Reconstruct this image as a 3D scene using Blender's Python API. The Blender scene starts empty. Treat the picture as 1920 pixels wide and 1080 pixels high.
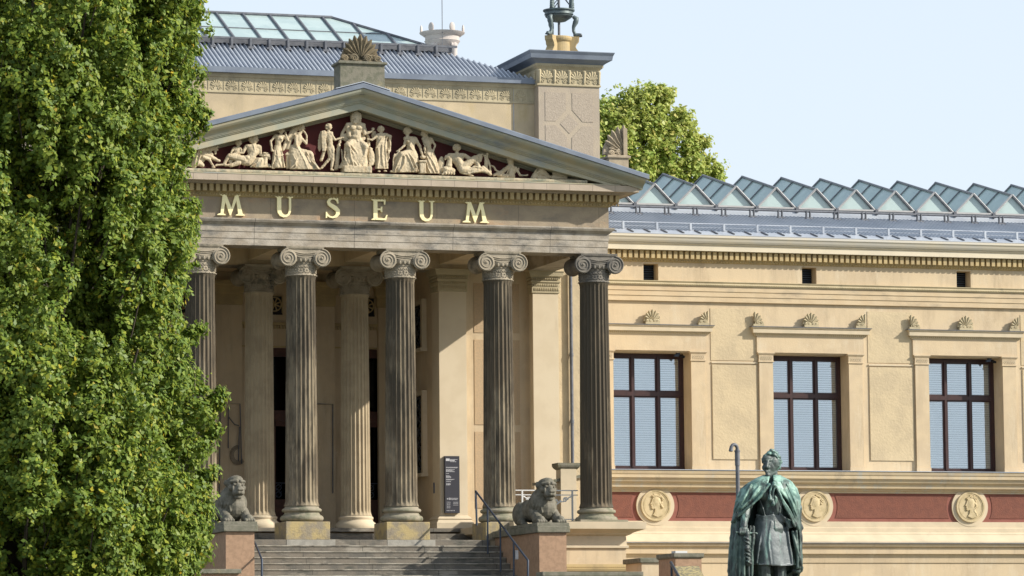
import bpy, bmesh, math, random
import numpy as np
from math import sin, cos, pi, sqrt, atan2, radians
from mathutils import Vector, Matrix
random.seed(7)
SC = bpy.context.scene
COL = SC.collection

# ------------------------------------------------------------------ camera
CF, CTH, CPS, CRO = 7525.0, .099, .3069, .0092
CAM = Vector((-28.18, -103.22, 1.6))
FW = Vector((sin(CPS)*cos(CTH), cos(CPS)*cos(CTH), sin(CTH)))
RT = Vector((cos(CPS), -sin(CPS), 0))
UP = RT.cross(FW)
def W(px, py, Y):
    """world (x, y, z) of a sight line where it meets the vertical plane y = Y (survey of the facade)"""
    a, b = px-960, 540-py
    c, s = cos(CRO), sin(CRO)
    d = FW*CF + RT*(c*a+s*b) + UP*(-s*a+c*b)
    t = (Y-CAM.y)/d.y
    return CAM + d*t
cd = bpy.data.cameras.new('camera'); cam = bpy.data.objects.new('camera', cd); COL.objects.link(cam)
cd.sensor_width = 36; cd.lens = 36*CF/1920; cd.clip_start = 1; cd.clip_end = 3000
c_, s_ = cos(CRO), sin(CRO)
# image = rotate(view) : x' = cX - sY, y' = sX + cY  ->  camera axes
rx = RT*c_ - UP*s_
ux = RT*s_ + UP*c_
m = Matrix((rx, ux, -FW)).transposed().to_4x4()
m.translation = CAM
cam.matrix_world = m
SC.camera = cam

# ------------------------------------------------------------------ light
AZ, EL = radians(60), radians(31)
SUN = Vector((sin(AZ)*cos(EL), -cos(AZ)*cos(EL), sin(EL)))
ld = bpy.data.lights.new('sun', 'SUN'); lo = bpy.data.objects.new('sun', ld); COL.objects.link(lo)
ld.energy = 3.4; ld.angle = radians(.5); ld.color = (1, .94, .84)
lo.rotation_euler = SUN.to_track_quat('Z', 'Y').to_euler()
HAZE = (5.1, 5.75, 6.45)
wd = bpy.data.worlds.new('World'); SC.world = wd; wd.use_nodes = True
nt = wd.node_tree; nt.nodes.clear()
sky = nt.nodes.new('ShaderNodeTexSky'); sky.sky_type = 'NISHITA'; sky.sun_disc = False
sky.sun_elevation = EL; sky.sun_rotation = radians(120); sky.air_density = 1.0; sky.dust_density = 2.0; sky.ozone_density = 1.5
bg = nt.nodes.new('ShaderNodeBackground'); bg.inputs[1].default_value = .092
wo = nt.nodes.new('ShaderNodeOutputWorld')
# thin autumn haze: the sky pales towards the horizon
tcw = nt.nodes.new('ShaderNodeTexCoord'); sp = nt.nodes.new('ShaderNodeSeparateXYZ'); nt.links.new(tcw.outputs['Generated'], sp.inputs[0])
mr = nt.nodes.new('ShaderNodeMapRange'); mr.inputs[1].default_value = .08; mr.inputs[2].default_value = .62; mr.inputs[3].default_value = .93; mr.inputs[4].default_value = .42; nt.links.new(sp.outputs[2], mr.inputs[0])
mx = nt.nodes.new('ShaderNodeMix'); mx.data_type = 'RGBA'; nt.links.new(mr.outputs[0], mx.inputs[0]); nt.links.new(sky.outputs[0], mx.inputs[6]); mx.inputs[7].default_value = (HAZE[0], HAZE[1], HAZE[2], 1)
nt.links.new(mx.outputs[2], bg.inputs[0]); nt.links.new(bg.outputs[0], wo.inputs[0])
SC.view_settings.view_transform = 'Standard'; SC.view_settings.look = 'None'
SC.view_settings.exposure = 0.85; SC.view_settings.gamma = 1

# ------------------------------------------------------------------ materials
MATS = {}
def mat(name, c1, c2=None, scale=1.2, rough=.85, bump=0, bscale=40, stain=None, stscale=(1.5, 1.5, .35), stlo=.5, sthi=.68,
        metal=0, joints=None, spots=None, spec=.3, c2lo=.4, c2hi=.62, streak=None, grad=None, island=None, transl=0):
    if name in MATS: return MATS[name]
    M = bpy.data.materials.new(name); M.use_nodes = True; MATS[name] = M
    n = M.node_tree.nodes; l = M.node_tree.links; n.clear()
    out = n.new('ShaderNodeOutputMaterial'); b = n.new('ShaderNodeBsdfPrincipled')
    l.new(b.outputs[0], out.inputs[0])
    b.inputs['Roughness'].default_value = rough; b.inputs['Metallic'].default_value = metal
    b.inputs['Specular IOR Level'].default_value = spec
    tc = n.new('ShaderNodeTexCoord'); P = tc.outputs['Object']
    def noise(sc, det=5, vec=(1, 1, 1), rgh=.6):
        mp = n.new('ShaderNodeMapping'); mp.inputs['Scale'].default_value = vec; l.new(P, mp.inputs[0])
        t = n.new('ShaderNodeTexNoise'); t.inputs['Scale'].default_value = sc; t.inputs['Detail'].default_value = det
        t.inputs['Roughness'].default_value = rgh; l.new(mp.outputs[0], t.inputs[0]); return t.outputs[0]
    def ramp(src, lo, hi):
        r = n.new('ShaderNodeMapRange'); r.inputs[1].default_value = lo; r.inputs[2].default_value = hi; r.clamp = True
        r.interpolation_type = 'SMOOTHSTEP'; l.new(src, r.inputs[0]); return r.outputs[0]
    def mix(f, a, bb):
        x = n.new('ShaderNodeMix'); x.data_type = 'RGBA'
        if isinstance(f, float): x.inputs[0].default_value = f
        else: l.new(f, x.inputs[0])
        for i, v in ((6, a), (7, bb)):
            if isinstance(v, tuple): x.inputs[i].default_value = (*v, 1)
            else: l.new(v, x.inputs[i])
        return x.outputs[2]
    c = c1 if not c2 else mix(ramp(noise(scale, 8), c2lo, c2hi), c1, c2)
    if island:
        g = n.new('ShaderNodeNewGeometry'); cr = n.new('ShaderNodeValToRGB')
        e = cr.color_ramp.elements; e[0].color = (*island[0][1], 1); e[0].position = island[0][0]
        e[1].color = (*island[1][1], 1); e[1].position = island[1][0]
        for p, q in island[2:]: k = e.new(p); k.color = (*q, 1)
        l.new(g.outputs['Random Per Island'], cr.inputs[0])
        c = mix(ramp(noise(scale, 3), .35, .68), cr.outputs[0], c1)
        big = n.new('ShaderNodeMix'); big.data_type = 'RGBA'; big.inputs[0].default_value = .55
        l.new(cr.outputs[0], big.inputs[6]); l.new(c, big.inputs[7]); c = big.outputs[2]
    if stain:
        for i, st in enumerate(stain if isinstance(stain[0], tuple) else (stain,)):
            f = noise(1.0 + i*.37, 9, stscale, .7); f = ramp(f, stlo, sthi)
            if grad:       # (zlow, zhigh, add): stain varies with height; on inner columns it paints in sunlight
                sp = n.new('ShaderNodeSeparateXYZ'); l.new(P, sp.inputs[0])
                r = n.new('ShaderNodeMapRange'); r.inputs[1].default_value = grad[0]; r.inputs[2].default_value = grad[1]
                r.inputs[3].default_value = grad[2]; r.inputs[4].default_value = grad[3]; l.new(sp.outputs[2], r.inputs[0])
                ad = n.new('ShaderNodeMath'); ad.operation = 'ADD'; ad.use_clamp = True
                l.new(f, ad.inputs[0]); l.new(r.outputs[0], ad.inputs[1]); f = ad.outputs[0]
            c = mix(f, c, st)
    if streak:
        f = ramp(noise(1.0, 7, (5.5, 5.5, .38), .65), .52, .78); mm = n.new('ShaderNodeMath'); mm.operation = 'MULTIPLY'; mm.inputs[1].default_value = streak[1]; l.new(f, mm.inputs[0]); c = mix(mm.outputs[0], c, streak[0])
        f = ramp(noise(1.3, 6, (3.0, 3.0, 3.0), .7), .57, .66); mm = n.new('ShaderNodeMath'); mm.operation = 'MULTIPLY'; mm.inputs[1].default_value = streak[1]*.5; l.new(f, mm.inputs[0]); c = mix(mm.outputs[0], c, streak[2])
    if spots:
        c = mix(ramp(noise(spots[1], 4), spots[2], spots[2]+.08), c, spots[0])
    if joints:           # thin masonry joints along X every dx (offset ox)
        dx, dz, jc = joints
        br = n.new('ShaderNodeTexBrick'); mp = n.new('ShaderNodeMapping'); l.new(P, mp.inputs[0])
        mp.inputs['Rotation'].default_value = (radians(90), 0, 0)
        l.new(mp.outputs[0], br.inputs[0]); br.inputs['Scale'].default_value = 1
        br.inputs['Mortar Size'].default_value = .008; br.inputs['Mortar Smooth'].default_value = .3
        br.inputs['Brick Width'].default_value = dx; br.inputs['Row Height'].default_value = dz; br.offset = .5 if dz < 5 else 0
        c = mix(br.outputs['Fac'], c, jc)
    if isinstance(c, tuple): b.inputs['Base Color'].default_value = (*c, 1)
    else: l.new(c, b.inputs['Base Color'])
    if bump:
        bp = n.new('ShaderNodeBump'); bp.inputs['Strength'].default_value = bump; bp.inputs['Distance'].default_value = .02
        l.new(noise(bscale, 6), bp.inputs['Height']); l.new(bp.outputs[0], b.inputs['Normal'])
    if transl:
        tr = n.new('ShaderNodeBsdfTranslucent'); ms = n.new('ShaderNodeMixShader'); ms.inputs[0].default_value = transl
        if isinstance(c, tuple): tr.inputs[0].default_value = (*c, 1)
        else: l.new(c, tr.inputs[0])
        l.new(b.outputs[0], ms.inputs[1]); l.new(tr.outputs[0], ms.inputs[2]); l.new(ms.outputs[0], out.inputs[0])
    return M
def glass(name, tint, rough, mixv, mir=(.9, .95, 1)):
    """window glass: mirror-like coat by fresnel over a see-through body"""
    M = bpy.data.materials.new(name); M.use_nodes = True; MATS[name] = M
    n = M.node_tree.nodes; l = M.node_tree.links; n.clear()
    out = n.new('ShaderNodeOutputMaterial'); g = n.new('ShaderNodeBsdfGlossy'); t = n.new('ShaderNodeBsdfTransparent')
    g.inputs[0].default_value = (*mir, 1); g.inputs['Roughness'].default_value = rough; t.inputs[0].default_value = (*tint, 1)
    ms = n.new('ShaderNodeMixShader'); fr = n.new('ShaderNodeFresnel'); fr.inputs[0].default_value = 1.5
    ad = n.new('ShaderNodeMath'); ad.operation = 'ADD'; ad.inputs[1].default_value = mixv; l.new(fr.outputs[0], ad.inputs[0])
    l.new(ad.outputs[0], ms.inputs[0]); l.new(t.outputs[0], ms.inputs[1]); l.new(g.outputs[0], ms.inputs[2]); l.new(ms.outputs[0], out.inputs[0])
    return M

CREAM = (.60, .475, .31)
m_plaster = mat('cream_plaster', CREAM, (.53, .42, .28), 1.1, bump=.25, bscale=30, stain=((.44, .34, .22), (.62, .52, .37)), stlo=.5, sthi=.75, streak=((.36, .29, .2), .5, (.64, .55, .40)))
m_rough = mat('roughcast_plaster', (.57, .46, .295), (.50, .405, .265), 1.5, bump=.6, bscale=14, stain=(.42, .32, .2), stlo=.6, sthi=.8)
m_trim = mat('pale_trim', (.60, .50, .355), (.53, .45, .32), 1.5, bump=.1, stain=(.38, .33, .25), stlo=.6, sthi=.85, stscale=(1, 1, 1.4))
m_dentil = mat('ochre_dentils', (.48, .37, .19), (.40, .31, .17), 2, stain=(.26, .22, .12), stlo=.55, sthi=.8)
m_sand = mat('weathered_sandstone', (.36, .29, .20), (.29, .235, .17), 2.2, bump=.4, bscale=25, stain=((.20, .175, .14), (.42, .27, .16)), stscale=(.6, .6, 1.4), stlo=.52, sthi=.72, joints=(2.3, 30, (.2, .16, .11)))
m_arch = mat('grey_sandstone', (.33, .28, .215), (.44, .39, .32), 2.4, bump=.4, bscale=25, stain=(.13, .125, .115), stscale=(1.0, 1.0, 2.6), stlo=.46, sthi=.72, joints=(2.75, 30, (.1, .09, .08)), c2lo=.35, c2hi=.65)
m_geison = mat('pinkish_sandstone', (.45, .37, .285), (.40, .33, .25), 3, bump=.2, joints=(.65, 30, (.22, .18, .15)))
m_ppan = mat('palmette_stone', (.47, .40, .26), (.40, .34, .22), 2, bump=.3, stain=(.25, .22, .15), stlo=.55, sthi=.8)
m_tower = mat('tower_render', (.43, .36, .27), (.38, .32, .25), 1.5, bump=.5, bscale=30, stain=(.3, .25, .19), stlo=.55, sthi=.8)
m_towerr = mat('tower_roughcast', (.36, .30, .235), (.41, .345, .27), 22, bump=.6, bscale=25, c2lo=.4, c2hi=.6)
m_upper = mat('stained_cream', (.55, .44, .28), (.46, .37, .24), .9, bump=.3, stain=((.34, .28, .18), (.46, .36, .2)), stscale=(1.2, 1.2, .5), stlo=.5, sthi=.75)
m_zinc = mat('zinc_sheet', (.15, .175, .22), (.19, .22, .265), 1.5, rough=.5, metal=.2, spec=.5)
m_zincl = mat('bright_zinc', (.50, .53, .57), (.42, .45, .50), 1, rough=.4, metal=.35, spec=.5)
m_roof = mat('ribbed_roof_metal', (.155, .185, .235), (.195, .23, .285), .8, rough=.45, metal=.3, spec=.5)
m_copper = mat('painted_cornice_metal', (.42, .38, .27), (.34, .345, .27), 1.6, rough=.6, stain=((.24, .26, .26), (.42, .35, .21)), stscale=(.8, .8, 2), stlo=.5, sthi=.72)
m_maroon = mat('maroon_paint', (.12, .03, .03), (.09, .024, .025), 2, rough=.8)
m_marble = mat('cream_marble', (.53, .44, .30), (.45, .37, .245), 5, bump=.2, bscale=60, stain=((.24, .235, .185), (.50, .36, .21)), stscale=(4, 4, 2.2), stlo=.54, sthi=.7, spec=.4)
m_gold = mat('gilded_letters', (1.0, .88, .50), None, rough=.42, metal=.25)
m_col = [mat('column_stone_%d' % i, (.31, .255, .17) if i < 4 else (.44, .36, .24), (.24, .20, .14) if i < 4 else (.37, .30, .20), 2, bump=.25, bscale=30,
             stain=((.135, .105, .068), (.08, .066, .046)), stscale=(2.2, 2.2, .42), stlo=lo, sthi=lo+.2, grad=g)
         for i, (lo, g) in enumerate([(.42, (6.4, 12.5, -.2, .4)), (.42, (6.0, 12.5, -.4, .55)), (.42, (6.4, 12, -.15, .4)), (.36, (6.2, 10.5, .1, .45)), (.64, (12, 6.4, .05, -.25))])]  # last entry: stain thinned low down to paint a sunlit lower shaft
m_cap = mat('capital_stone', (.35, .30, .225), (.27, .235, .175), 4, bump=.3, bscale=50, stain=(.13, .12, .10), stscale=(2, 2, 2), stlo=.52, sthi=.7)
m_capdk = mat('sooty_capital_stone', (.20, .18, .15), (.13, .12, .105), 4, bump=.3, bscale=50, stain=(.06, .058, .055), stscale=(2, 2, 2), stlo=.5, sthi=.7)
m_base = mat('mossy_base_stone', (.29, .255, .19), (.22, .21, .145), 4, bump=.3, bscale=50, stain=(.10, .105, .07), stscale=(2, 2, 2), stlo=.5, sthi=.7)
m_plinth = mat('yellow_stained_stone', (.27, .23, .165), (.42, .33, .16), 3.2, bump=.6, bscale=25, stain=(.17, .145, .11), stscale=(2, 2, 2.5), stlo=.52, sthi=.7)
m_step = mat('stair_stone', (.19, .165, .13), (.13, .12, .10), 2.5, rough=.75, bump=.4, bscale=30, stain=((.30, .27, .22), (.08, .08, .065)), stscale=(.9, .9, 3), stlo=.54, sthi=.66, joints=(1.7, 40, (.05, .05, .04)))
m_ped = mat('brown_granular_render', (.41, .265, .17), (.34, .22, .14), 9, bump=.7, bscale=60)
m_coping = mat('mossy_coping', (.21, .195, .15), (.14, .14, .10), 6, bump=.5, bscale=30, stain=(.26, .23, .15), stscale=(3, 3, 3), stlo=.55, sthi=.7)
m_lion = mat('dark_lion_stone', (.17, .155, .12), (.105, .10, .075), 5, rough=.75, bump=.35, bscale=40, stain=(.25, .225, .17), stscale=(3, 3, 3), stlo=.52, sthi=.7)
m_red = mat('red_panel_render', (.205, .08, .055), (.175, .07, .05), 5, bump=.6, bscale=30)
m_redl = mat('red_panel_border', (.27, .105, .08), (.24, .09, .068), 4)
m_med = mat('medallion_stucco', (.56, .455, .28), (.47, .38, .22), 6, bump=.1)
m_brown = mat('brown_window_frame', (.045, .016, .014), (.032, .012, .011), 8, rough=.45, spec=.5)
m_door = mat('reddish_door_wood', (.085, .032, .018), (.06, .024, .014), 6, rough=.5)
m_dark = mat('black_void', (.008, .008, .009), rough=.6)
m_blind = mat('white_blind', (.86, .88, .87), rough=.6)
m_pane = glass('window_glass', (.97, 1, 1), .02, .26)
m_dglass = glass('dark_door_glass', (.05, .05, .06), .05, .02, (.5, .55, .6))
m_sky = mat('skylight_glass', (.37, .47, .46), (.44, .54, .52), 1.2, rough=.18, spec=.9)
m_frame = mat('grey_skylight_frame', (.17, .18, .20), (.21, .21, .22), 4, rough=.5, metal=.2)
m_framel = mat('light_skylight_frame', (.40, .39, .38), (.46, .45, .44), 4, rough=.5)
m_iron = mat('dark_blue_iron', (.05, .062, .085), None, rough=.4, metal=.3)
m_white = mat('white_painted_iron', (.62, .62, .60), None, rough=.5)
m_grey = mat('grey_metal', (.16, .165, .18), (.12, .125, .14), 6, rough=.5, metal=.2)
m_sign = mat('charcoal_sign', (.045, .045, .055), None, rough=.45)
m_txt = mat('sign_lettering', (.55, .55, .57), None, rough=.6)
m_brz = mat('bronze_dark', (.045, .055, .055), (.08, .11, .10), 7, rough=.5, metal=.2, bump=.2, bscale=30, stain=(.17, .29, .245), stscale=(6, 6, 3), stlo=.54, sthi=.66, spec=.6)
m_brzc = mat('verdigris_cloak', (.26, .42, .345), (.085, .18, .155), 5, rough=.55, metal=.15, bump=.25, bscale=30, stain=(.035, .045, .042), stscale=(5, 5, 1.2), stlo=.47, sthi=.62, spec=.5, grad=(4.5, 5.25, .75, -.25))
m_brzk = mat('bronze_coat', (.115, .135, .14), (.065, .082, .083), 4, rough=.5, metal=.15, bump=.2, bscale=30, stain=(.19, .33, .28), stscale=(6, 6, 1.0), stlo=.56, sthi=.7, spec=.6)
m_brzh = mat('bronze_head', (.055, .09, .08), (.16, .28, .24), 11, rough=.45, metal=.3, bump=.15, bscale=40, stain=(.03, .035, .034), stscale=(9, 9, 4), stlo=.55, sthi=.65, spec=.6)
m_trip = mat('bronze_tripod', (.10, .125, .13), (.16, .2, .2), 6, rough=.5, metal=.3, stain=(.05, .05, .055), stscale=(3, 3, 3), stlo=.5, sthi=.65)
m_braz = mat('pale_brazier_stone', (.55, .49, .45), (.48, .43, .40), 3, bump=.1, stain=(.33, .29, .27), stlo=.56, sthi=.75)
m_acro = mat('acroterion_stone', (.20, .16, .10), (.13, .11, .07), 5, bump=.4, bscale=40, stain=(.09, .08, .06), stscale=(2, 2, 2), stlo=.52, sthi=.7)
m_acro2 = mat('light_acroterion_stone', (.40, .33, .23), (.33, .27, .19), 5, bump=.3, bscale=40, stain=(.2, .17, .12), stscale=(2, 2, 2), stlo=.52, sthi=.7)
m_lichen = mat('lichen_slab', (.20, .175, .11), (.40, .33, .16), 14, bump=.5, bscale=30, c2lo=.48, c2hi=.54)
m_ground = mat('gravel_ground', (.15, .14, .11), (.09, .11, .06), 3, bump=.5, bscale=30)
m_bark = mat('bark', (.045, .035, .026), (.07, .055, .04), 8, bump=.6, bscale=20)
m_leaf = mat('oak_leaves', (.17, .24, .035), scale=.8, rough=.5, spec=.35, transl=.38,
             island=[(0, (.09, .165, .03)), (1, (.58, .38, .03)), (.35, (.155, .235, .035)), (.75, (.26, .335, .045)), (.97, (.38, .40, .045))])
m_leaf2 = mat('maple_leaves', (.50, .52, .15), scale=.5, rough=.5, spec=.4, transl=.45,
              island=[(0, (.26, .38, .08)), (1, (.68, .58, .20)), (.5, (.44, .52, .12)), (.85, (.56, .60, .18))])

# ------------------------------------------------------------------ mesh building
class MB:
    def __init__(s): s.v = []; s.f = []
    def add(s, vs, fs):
        k = len(s.v); s.v += [tuple(v) for v in vs]; s.f += [tuple(i+k for i in f) for f in fs]; return s
    def box(s, x0, x1, y0, y1, z0, z1):
        return s.add([(x, y, z) for z in (z0, z1) for y in (y0, y1) for x in (x0, x1)],
                     [(0, 2, 3, 1), (4, 5, 7, 6), (0, 1, 5, 4), (2, 6, 7, 3), (0, 4, 6, 2), (1, 3, 7, 5)])
    def prism(s, poly, ax, a, b):
        n = len(poly)
        g = {'y': lambda p, t: (p[0], t, p[1]), 'x': lambda p, t: (t, p[0], p[1]), 'z': lambda p, t: (p[0], p[1], t)}[ax]
        return s.add([g(p, a) for p in poly]+[g(p, b) for p in poly],
                     [tuple(range(n)), tuple(range(2*n-1, n-1, -1))]+[(i, i+n, (i+1) % n+n, (i+1) % n) for i in range(n)])
    def loft(s, secs, closed=True, caps=True):
        n = len(secs[0]); vs = [p for q in secs for p in q]; fs = []
        for j in range(len(secs)-1):
            for i in range(n if closed else n-1):
                a = j*n+i; b = j*n+(i+1) % n; fs.append((a, b, b+n, a+n))
        if caps: fs += [tuple(range(n)), tuple(range(len(vs)-1, len(vs)-n-1, -1))]
        return s.add(vs, fs)
    def lathe(s, prof, cx=0, cy=0, n=32, a0=0, a1=2*pi):
        secs = [[(cx+r*cos(2*pi*i/n), cy+r*sin(2*pi*i/n), z) for i in range(n)] for r, z in prof]
        return s.loft(secs)
    def ring(s, prof, x0, x1, y0, y1):       # closed (out, z) profile mitred round a rectangle
        n = len(prof); vs = []; fs = []
        for sx, sy in ((0, 0), (1, 0), (1, 1), (0, 1)):
            for o, z in prof: vs.append(((x1+o) if sx else (x0-o), (y1+o) if sy else (y0-o), z))
        for k in range(4):
            for i in range(n):
                a = k*n+i; b = k*n+(i+1) % n; c = ((k+1) % 4)*n
                fs.append((a, b, c+(i+1) % n, c+i))
        return s.add(vs, fs)
    def slabring(s, prof, x0, x1, y0, y1):   # solid block whose sides follow an open (out, z) profile
        secs = [[(x0-o, y0-o, z), (x1+o, y0-o, z), (x1+o, y1+o, z), (x0-o, y1+o, z)] for o, z in prof]
        return s.loft(secs)
    def tube(s, pts, r, n=8):
        pts = [Vector(p) for p in pts]; rs = r if isinstance(r, (list, tuple)) else [r]*len(pts); secs = []; ref = None
        for i, p in enumerate(pts):
            t = (pts[min(i+1, len(pts)-1)]-pts[max(i-1, 0)]).normalized()
            if ref is None: ref = Vector((0, 0, 1)) if abs(t.z) < .8 else Vector((1, 0, 0))
            u = t.cross(ref).normalized(); w = u.cross(t).normalized(); ref = w
            secs.append([p+(u*cos(2*pi*k/n)+w*sin(2*pi*k/n))*rs[i] for k in range(n)])
        return s.loft(secs)
    def ell(s, c, r, n=12, m=8, M=None):
        if isinstance(r, (int, float)): r = (r, r, r)
        vs = []; fs = []
        for j in range(1, m):
            for i in range(n):
                a = pi*j/m; b = 2*pi*i/n; p = Vector((r[0]*sin(a)*cos(b), r[1]*sin(a)*sin(b), r[2]*cos(a)))
                if M: p = M @ p
                vs.append(p+Vector(c))
        for z in (1, -1):
            p = Vector((0, 0, r[2]*z)); p = M @ p if M else p; vs.append(p+Vector(c))
        for j in range(m-2):
            for i in range(n):
                a = j*n+i; b = j*n+(i+1) % n; fs.append((a, b, b+n, a+n))
        t = (m-1)*n
        for i in range(n): fs.append((t, (i+1) % n, i)); fs.append((t+1, (m-2)*n+i, (m-2)*n+(i+1) % n))
        return s.add(vs, fs)
    def cap(s, a, b, r1, r2, n=10):
        a = Vector(a); b = Vector(b); d = (b-a)
        if d.length < 1e-5: return s.ell(a, r1)
        t = d.normalized(); pts = []; rs = []
        for k in (-.95, -.7, -.35): pts.append(a+t*r1*k); rs.append(r1*sqrt(1-k*k))
        pts += [a, b]; rs += [r1, r2]
        for k in (.35, .7, .95): pts.append(b+t*r2*k); rs.append(r2*sqrt(1-k*k))
        return s.tube(pts, rs, n)
    def build(s, name, m, parent=None, smooth=None, org=None, remesh=None, bevel=None, recalc=True, rough=None):
        o3 = Vector(org) if org else (parent_origin(parent) if parent else Vector((0, 0, 0)))
        me = bpy.data.meshes.new(name)
        me.from_pydata([(v[0]-o3.x, v[1]-o3.y, v[2]-o3.z) for v in s.v], [], s.f)
        if recalc:
            bm = bmesh.new(); bm.from_mesh(me); bmesh.ops.recalc_face_normals(bm, faces=bm.faces); bm.to_mesh(me); bm.free()
        me.materials.append(m)
        if smooth:
            me.polygons.foreach_set('use_smooth', [True]*len(me.polygons))
            if smooth < 3: me.set_sharp_from_angle(angle=smooth)
        o = bpy.data.objects.new(name, me); COL.objects.link(o)
        if parent:
            o.parent = parent; o['_org'] = tuple(o3)
        else:
            o.location = o3; o['_org'] = tuple(o3)
        if remesh:
            md = o.modifiers.new('union', 'REMESH'); md.mode = 'VOXEL'; md.voxel_size = remesh; md.use_smooth_shade = True
            sm = o.modifiers.new('soften', 'SMOOTH'); sm.factor = .5; sm.iterations = 1
            if rough:
                for i, (nz, st) in enumerate(rough):
                    tx_ = bpy.data.textures.get('chisel%.3f' % nz) or bpy.data.textures.new('chisel%.3f' % nz, 'CLOUDS'); tx_.noise_scale = nz; tx_.noise_depth = 2
                    dm = o.modifiers.new('hand work', 'DISPLACE'); dm.texture = tx_; dm.strength = st; dm.mid_level = .5
        if bevel:
            bv = o.modifiers.new('worn edges', 'BEVEL'); bv.width = bevel; bv.segments = 2; bv.limit_method = 'ANGLE'
        return o
def parent_origin(p): return Vector(p['_org'])
ROOTS = []
def tag(o, label=None, cat=None, group=None, kind=None):
    if label: o['label'] = label
    if cat: o['category'] = cat
    if group: o['group'] = group
    if kind: o['kind'] = kind
    return o
def thing(name, loc, label, cat, group=None):
    o = bpy.data.objects.new(name, None); o.empty_display_size = .2; COL.objects.link(o)
    o.location = loc; o['_org'] = tuple(loc); return tag(o, label, cat, group)
def kids(o): return [c for c in COL.objects if c.parent == o]
def copy_tree(o, off, parent=None, top=True):
    c = o.copy(); COL.objects.link(c); c.parent = parent
    if top: c.location = o.location+Vector(off)
    for ch in kids(o): copy_tree(ch, off, c, False)
    return c

# ------------------------------------------------------------------ ground
g = MB().box(-900, 900, -300, 1500, -.4, 0).build('ground', m_ground); tag(g, kind='structure')

# ------------------------------------------------------------------ the museum
MUS = thing('museum_building', (0, 0, 0), 'ochre stone museum with a columned portico, gilded name and glazed roofs', 'building')
def part(mb, name, m, label=None, parent=MUS, **k):
    o = mb.build(name, m, parent, **k)
    if label: o['label'] = label
    return o
FL = 6.0                     # floor of the portico
TOP = 13.3                   # underside of the architrave
def rake(x): return 17.60-.276*abs(x)

# podium, floor and walls of the portico
b = MB()
b.box(-7.5, -5.2, -.62, 4.2, 0, 5.9); b.box(5.2, 7.5, -.62, 4.2, 0, 5.9)
b.box(3.66, 5.2, -.62, .75, 0, 5.9); b.box(-5.2, -3.66, -.62, .75, 0, 5.9)
b.box(-5.2, 5.2, .0, 3.25, 0, 5.49)
b.box(-8.62, 8.62, 4.2, 24, 0, 5.9)
part(b, 'podium_wall', m_plaster)
b = MB(); b.box(-8.6, 8.6, 3.85, 8.6, 5.9, FL); b.box(-7.5, -5.2, -.6, 3.85, 5.9, FL); b.box(5.2, 7.5, -.6, 3.85, 5.9, FL)
b.box(3.66, 5.2, -.6, .75, 5.9, FL); b.box(-5.2, -3.66, -.6, .75, 5.9, FL)
part(b, 'portico_floor', m_step)
for sx in (1, -1):
    b = MB(); pr = [(0, 5.62), (.1, 5.66), (.14, 5.7), (.42, 5.80), (.44, 5.985), (.36, 5.992), (-.3, 5.99), (-.3, 5.3), (.06, 5.3), (.06, 5.36), (.02, 5.38)]
    x0, x1 = (4.62, 7.5) if sx > 0 else (-7.5, -4.62)
    b.ring(pr, x0, x1, -.62, 4.1); part(b, 'podium_cornice', m_trim)
    b = MB(); b.ring([(0, 4.66), (.10, 4.68), (.12, 4.74), (.03, 4.78), (.03, 4.86), (0, 4.86), (-.2, 4.8), (-.2, 4.6)], x0, x1, -.62, 4.1)
    for i in range(48):
        x = x0+.03+i*.06
        if x < x1: b.box(x, x+.03, -.72, -.62, 4.72, 4.79)
    part(b, 'podium_base_moulding', m_dentil)

# walls of the central block, with the loggia cut in
for xa, xb in ((3.74, 8.60), (-8.60, -3.74)): part(MB().box(xa, xb, 4.62, 8.4, FL, 13.9), 'portico_back_wall', m_plaster)          # flanking rooms
b = MB()                                                        # loggia rear wall with three door openings
for x0, x1 in ((-3.74, -3.42), (-2.08, -.68+0), (.68, 2.08), (3.42, 3.74)): b.box(x0, x1, 8.35, 8.75, FL, 11.35)
b.box(-3.74, 3.74, 8.35, 8.75, 11.35, 13.9)
part(b, 'loggia_rear_wall', m_plaster)
b = MB()
b.box(-3.73, 3.73, 8.27, 8.35, 12.0, 12.08)
for i in range(90): b.box(-3.7+i*.082, -3.66+i*.082, 8.29, 8.35, 11.9, 12.0)
b.box(-3.73, 3.73, 8.31, 8.35, 11.36, 11.40)
part(b, 'loggia_string_moulding', m_dentil)
for x in (-1.375, 1.375, -3.74+.3, 3.74-.3):
    b = MB().box(x-.38, x+.38, 8.18, 8.35, FL, 12.55); part(b, 'rear_pilaster', m_plaster)
    b = MB().slabring([(0, 12.55), (.03, 12.6), (.03, 12.85), (.08, 12.9), (.1, 13.1), (.14, 13.14), (.14, 13.25)], x-.38, x+.38, 8.2, 8.34)
    part(b, 'pilaster_capital', m_dentil)
# ceiling of the portico and the loggia
b = MB().box(-6.9, 6.9, .3, 4.7, 13.78, 13.86); b.box(-3.8, 3.8, 4.7, 8.4, 13.5, 13.58)
for x in (-4.125, -1.375, 1.375, 4.125): b.box(x-.38, x+.38, .43, 4.25, 13.42, 13.80)
b.box(-6.36, 6.36, 4.25, 5.0, 13.305, 13.79)
part(b, 'portico_ceiling', m_plaster)

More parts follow.
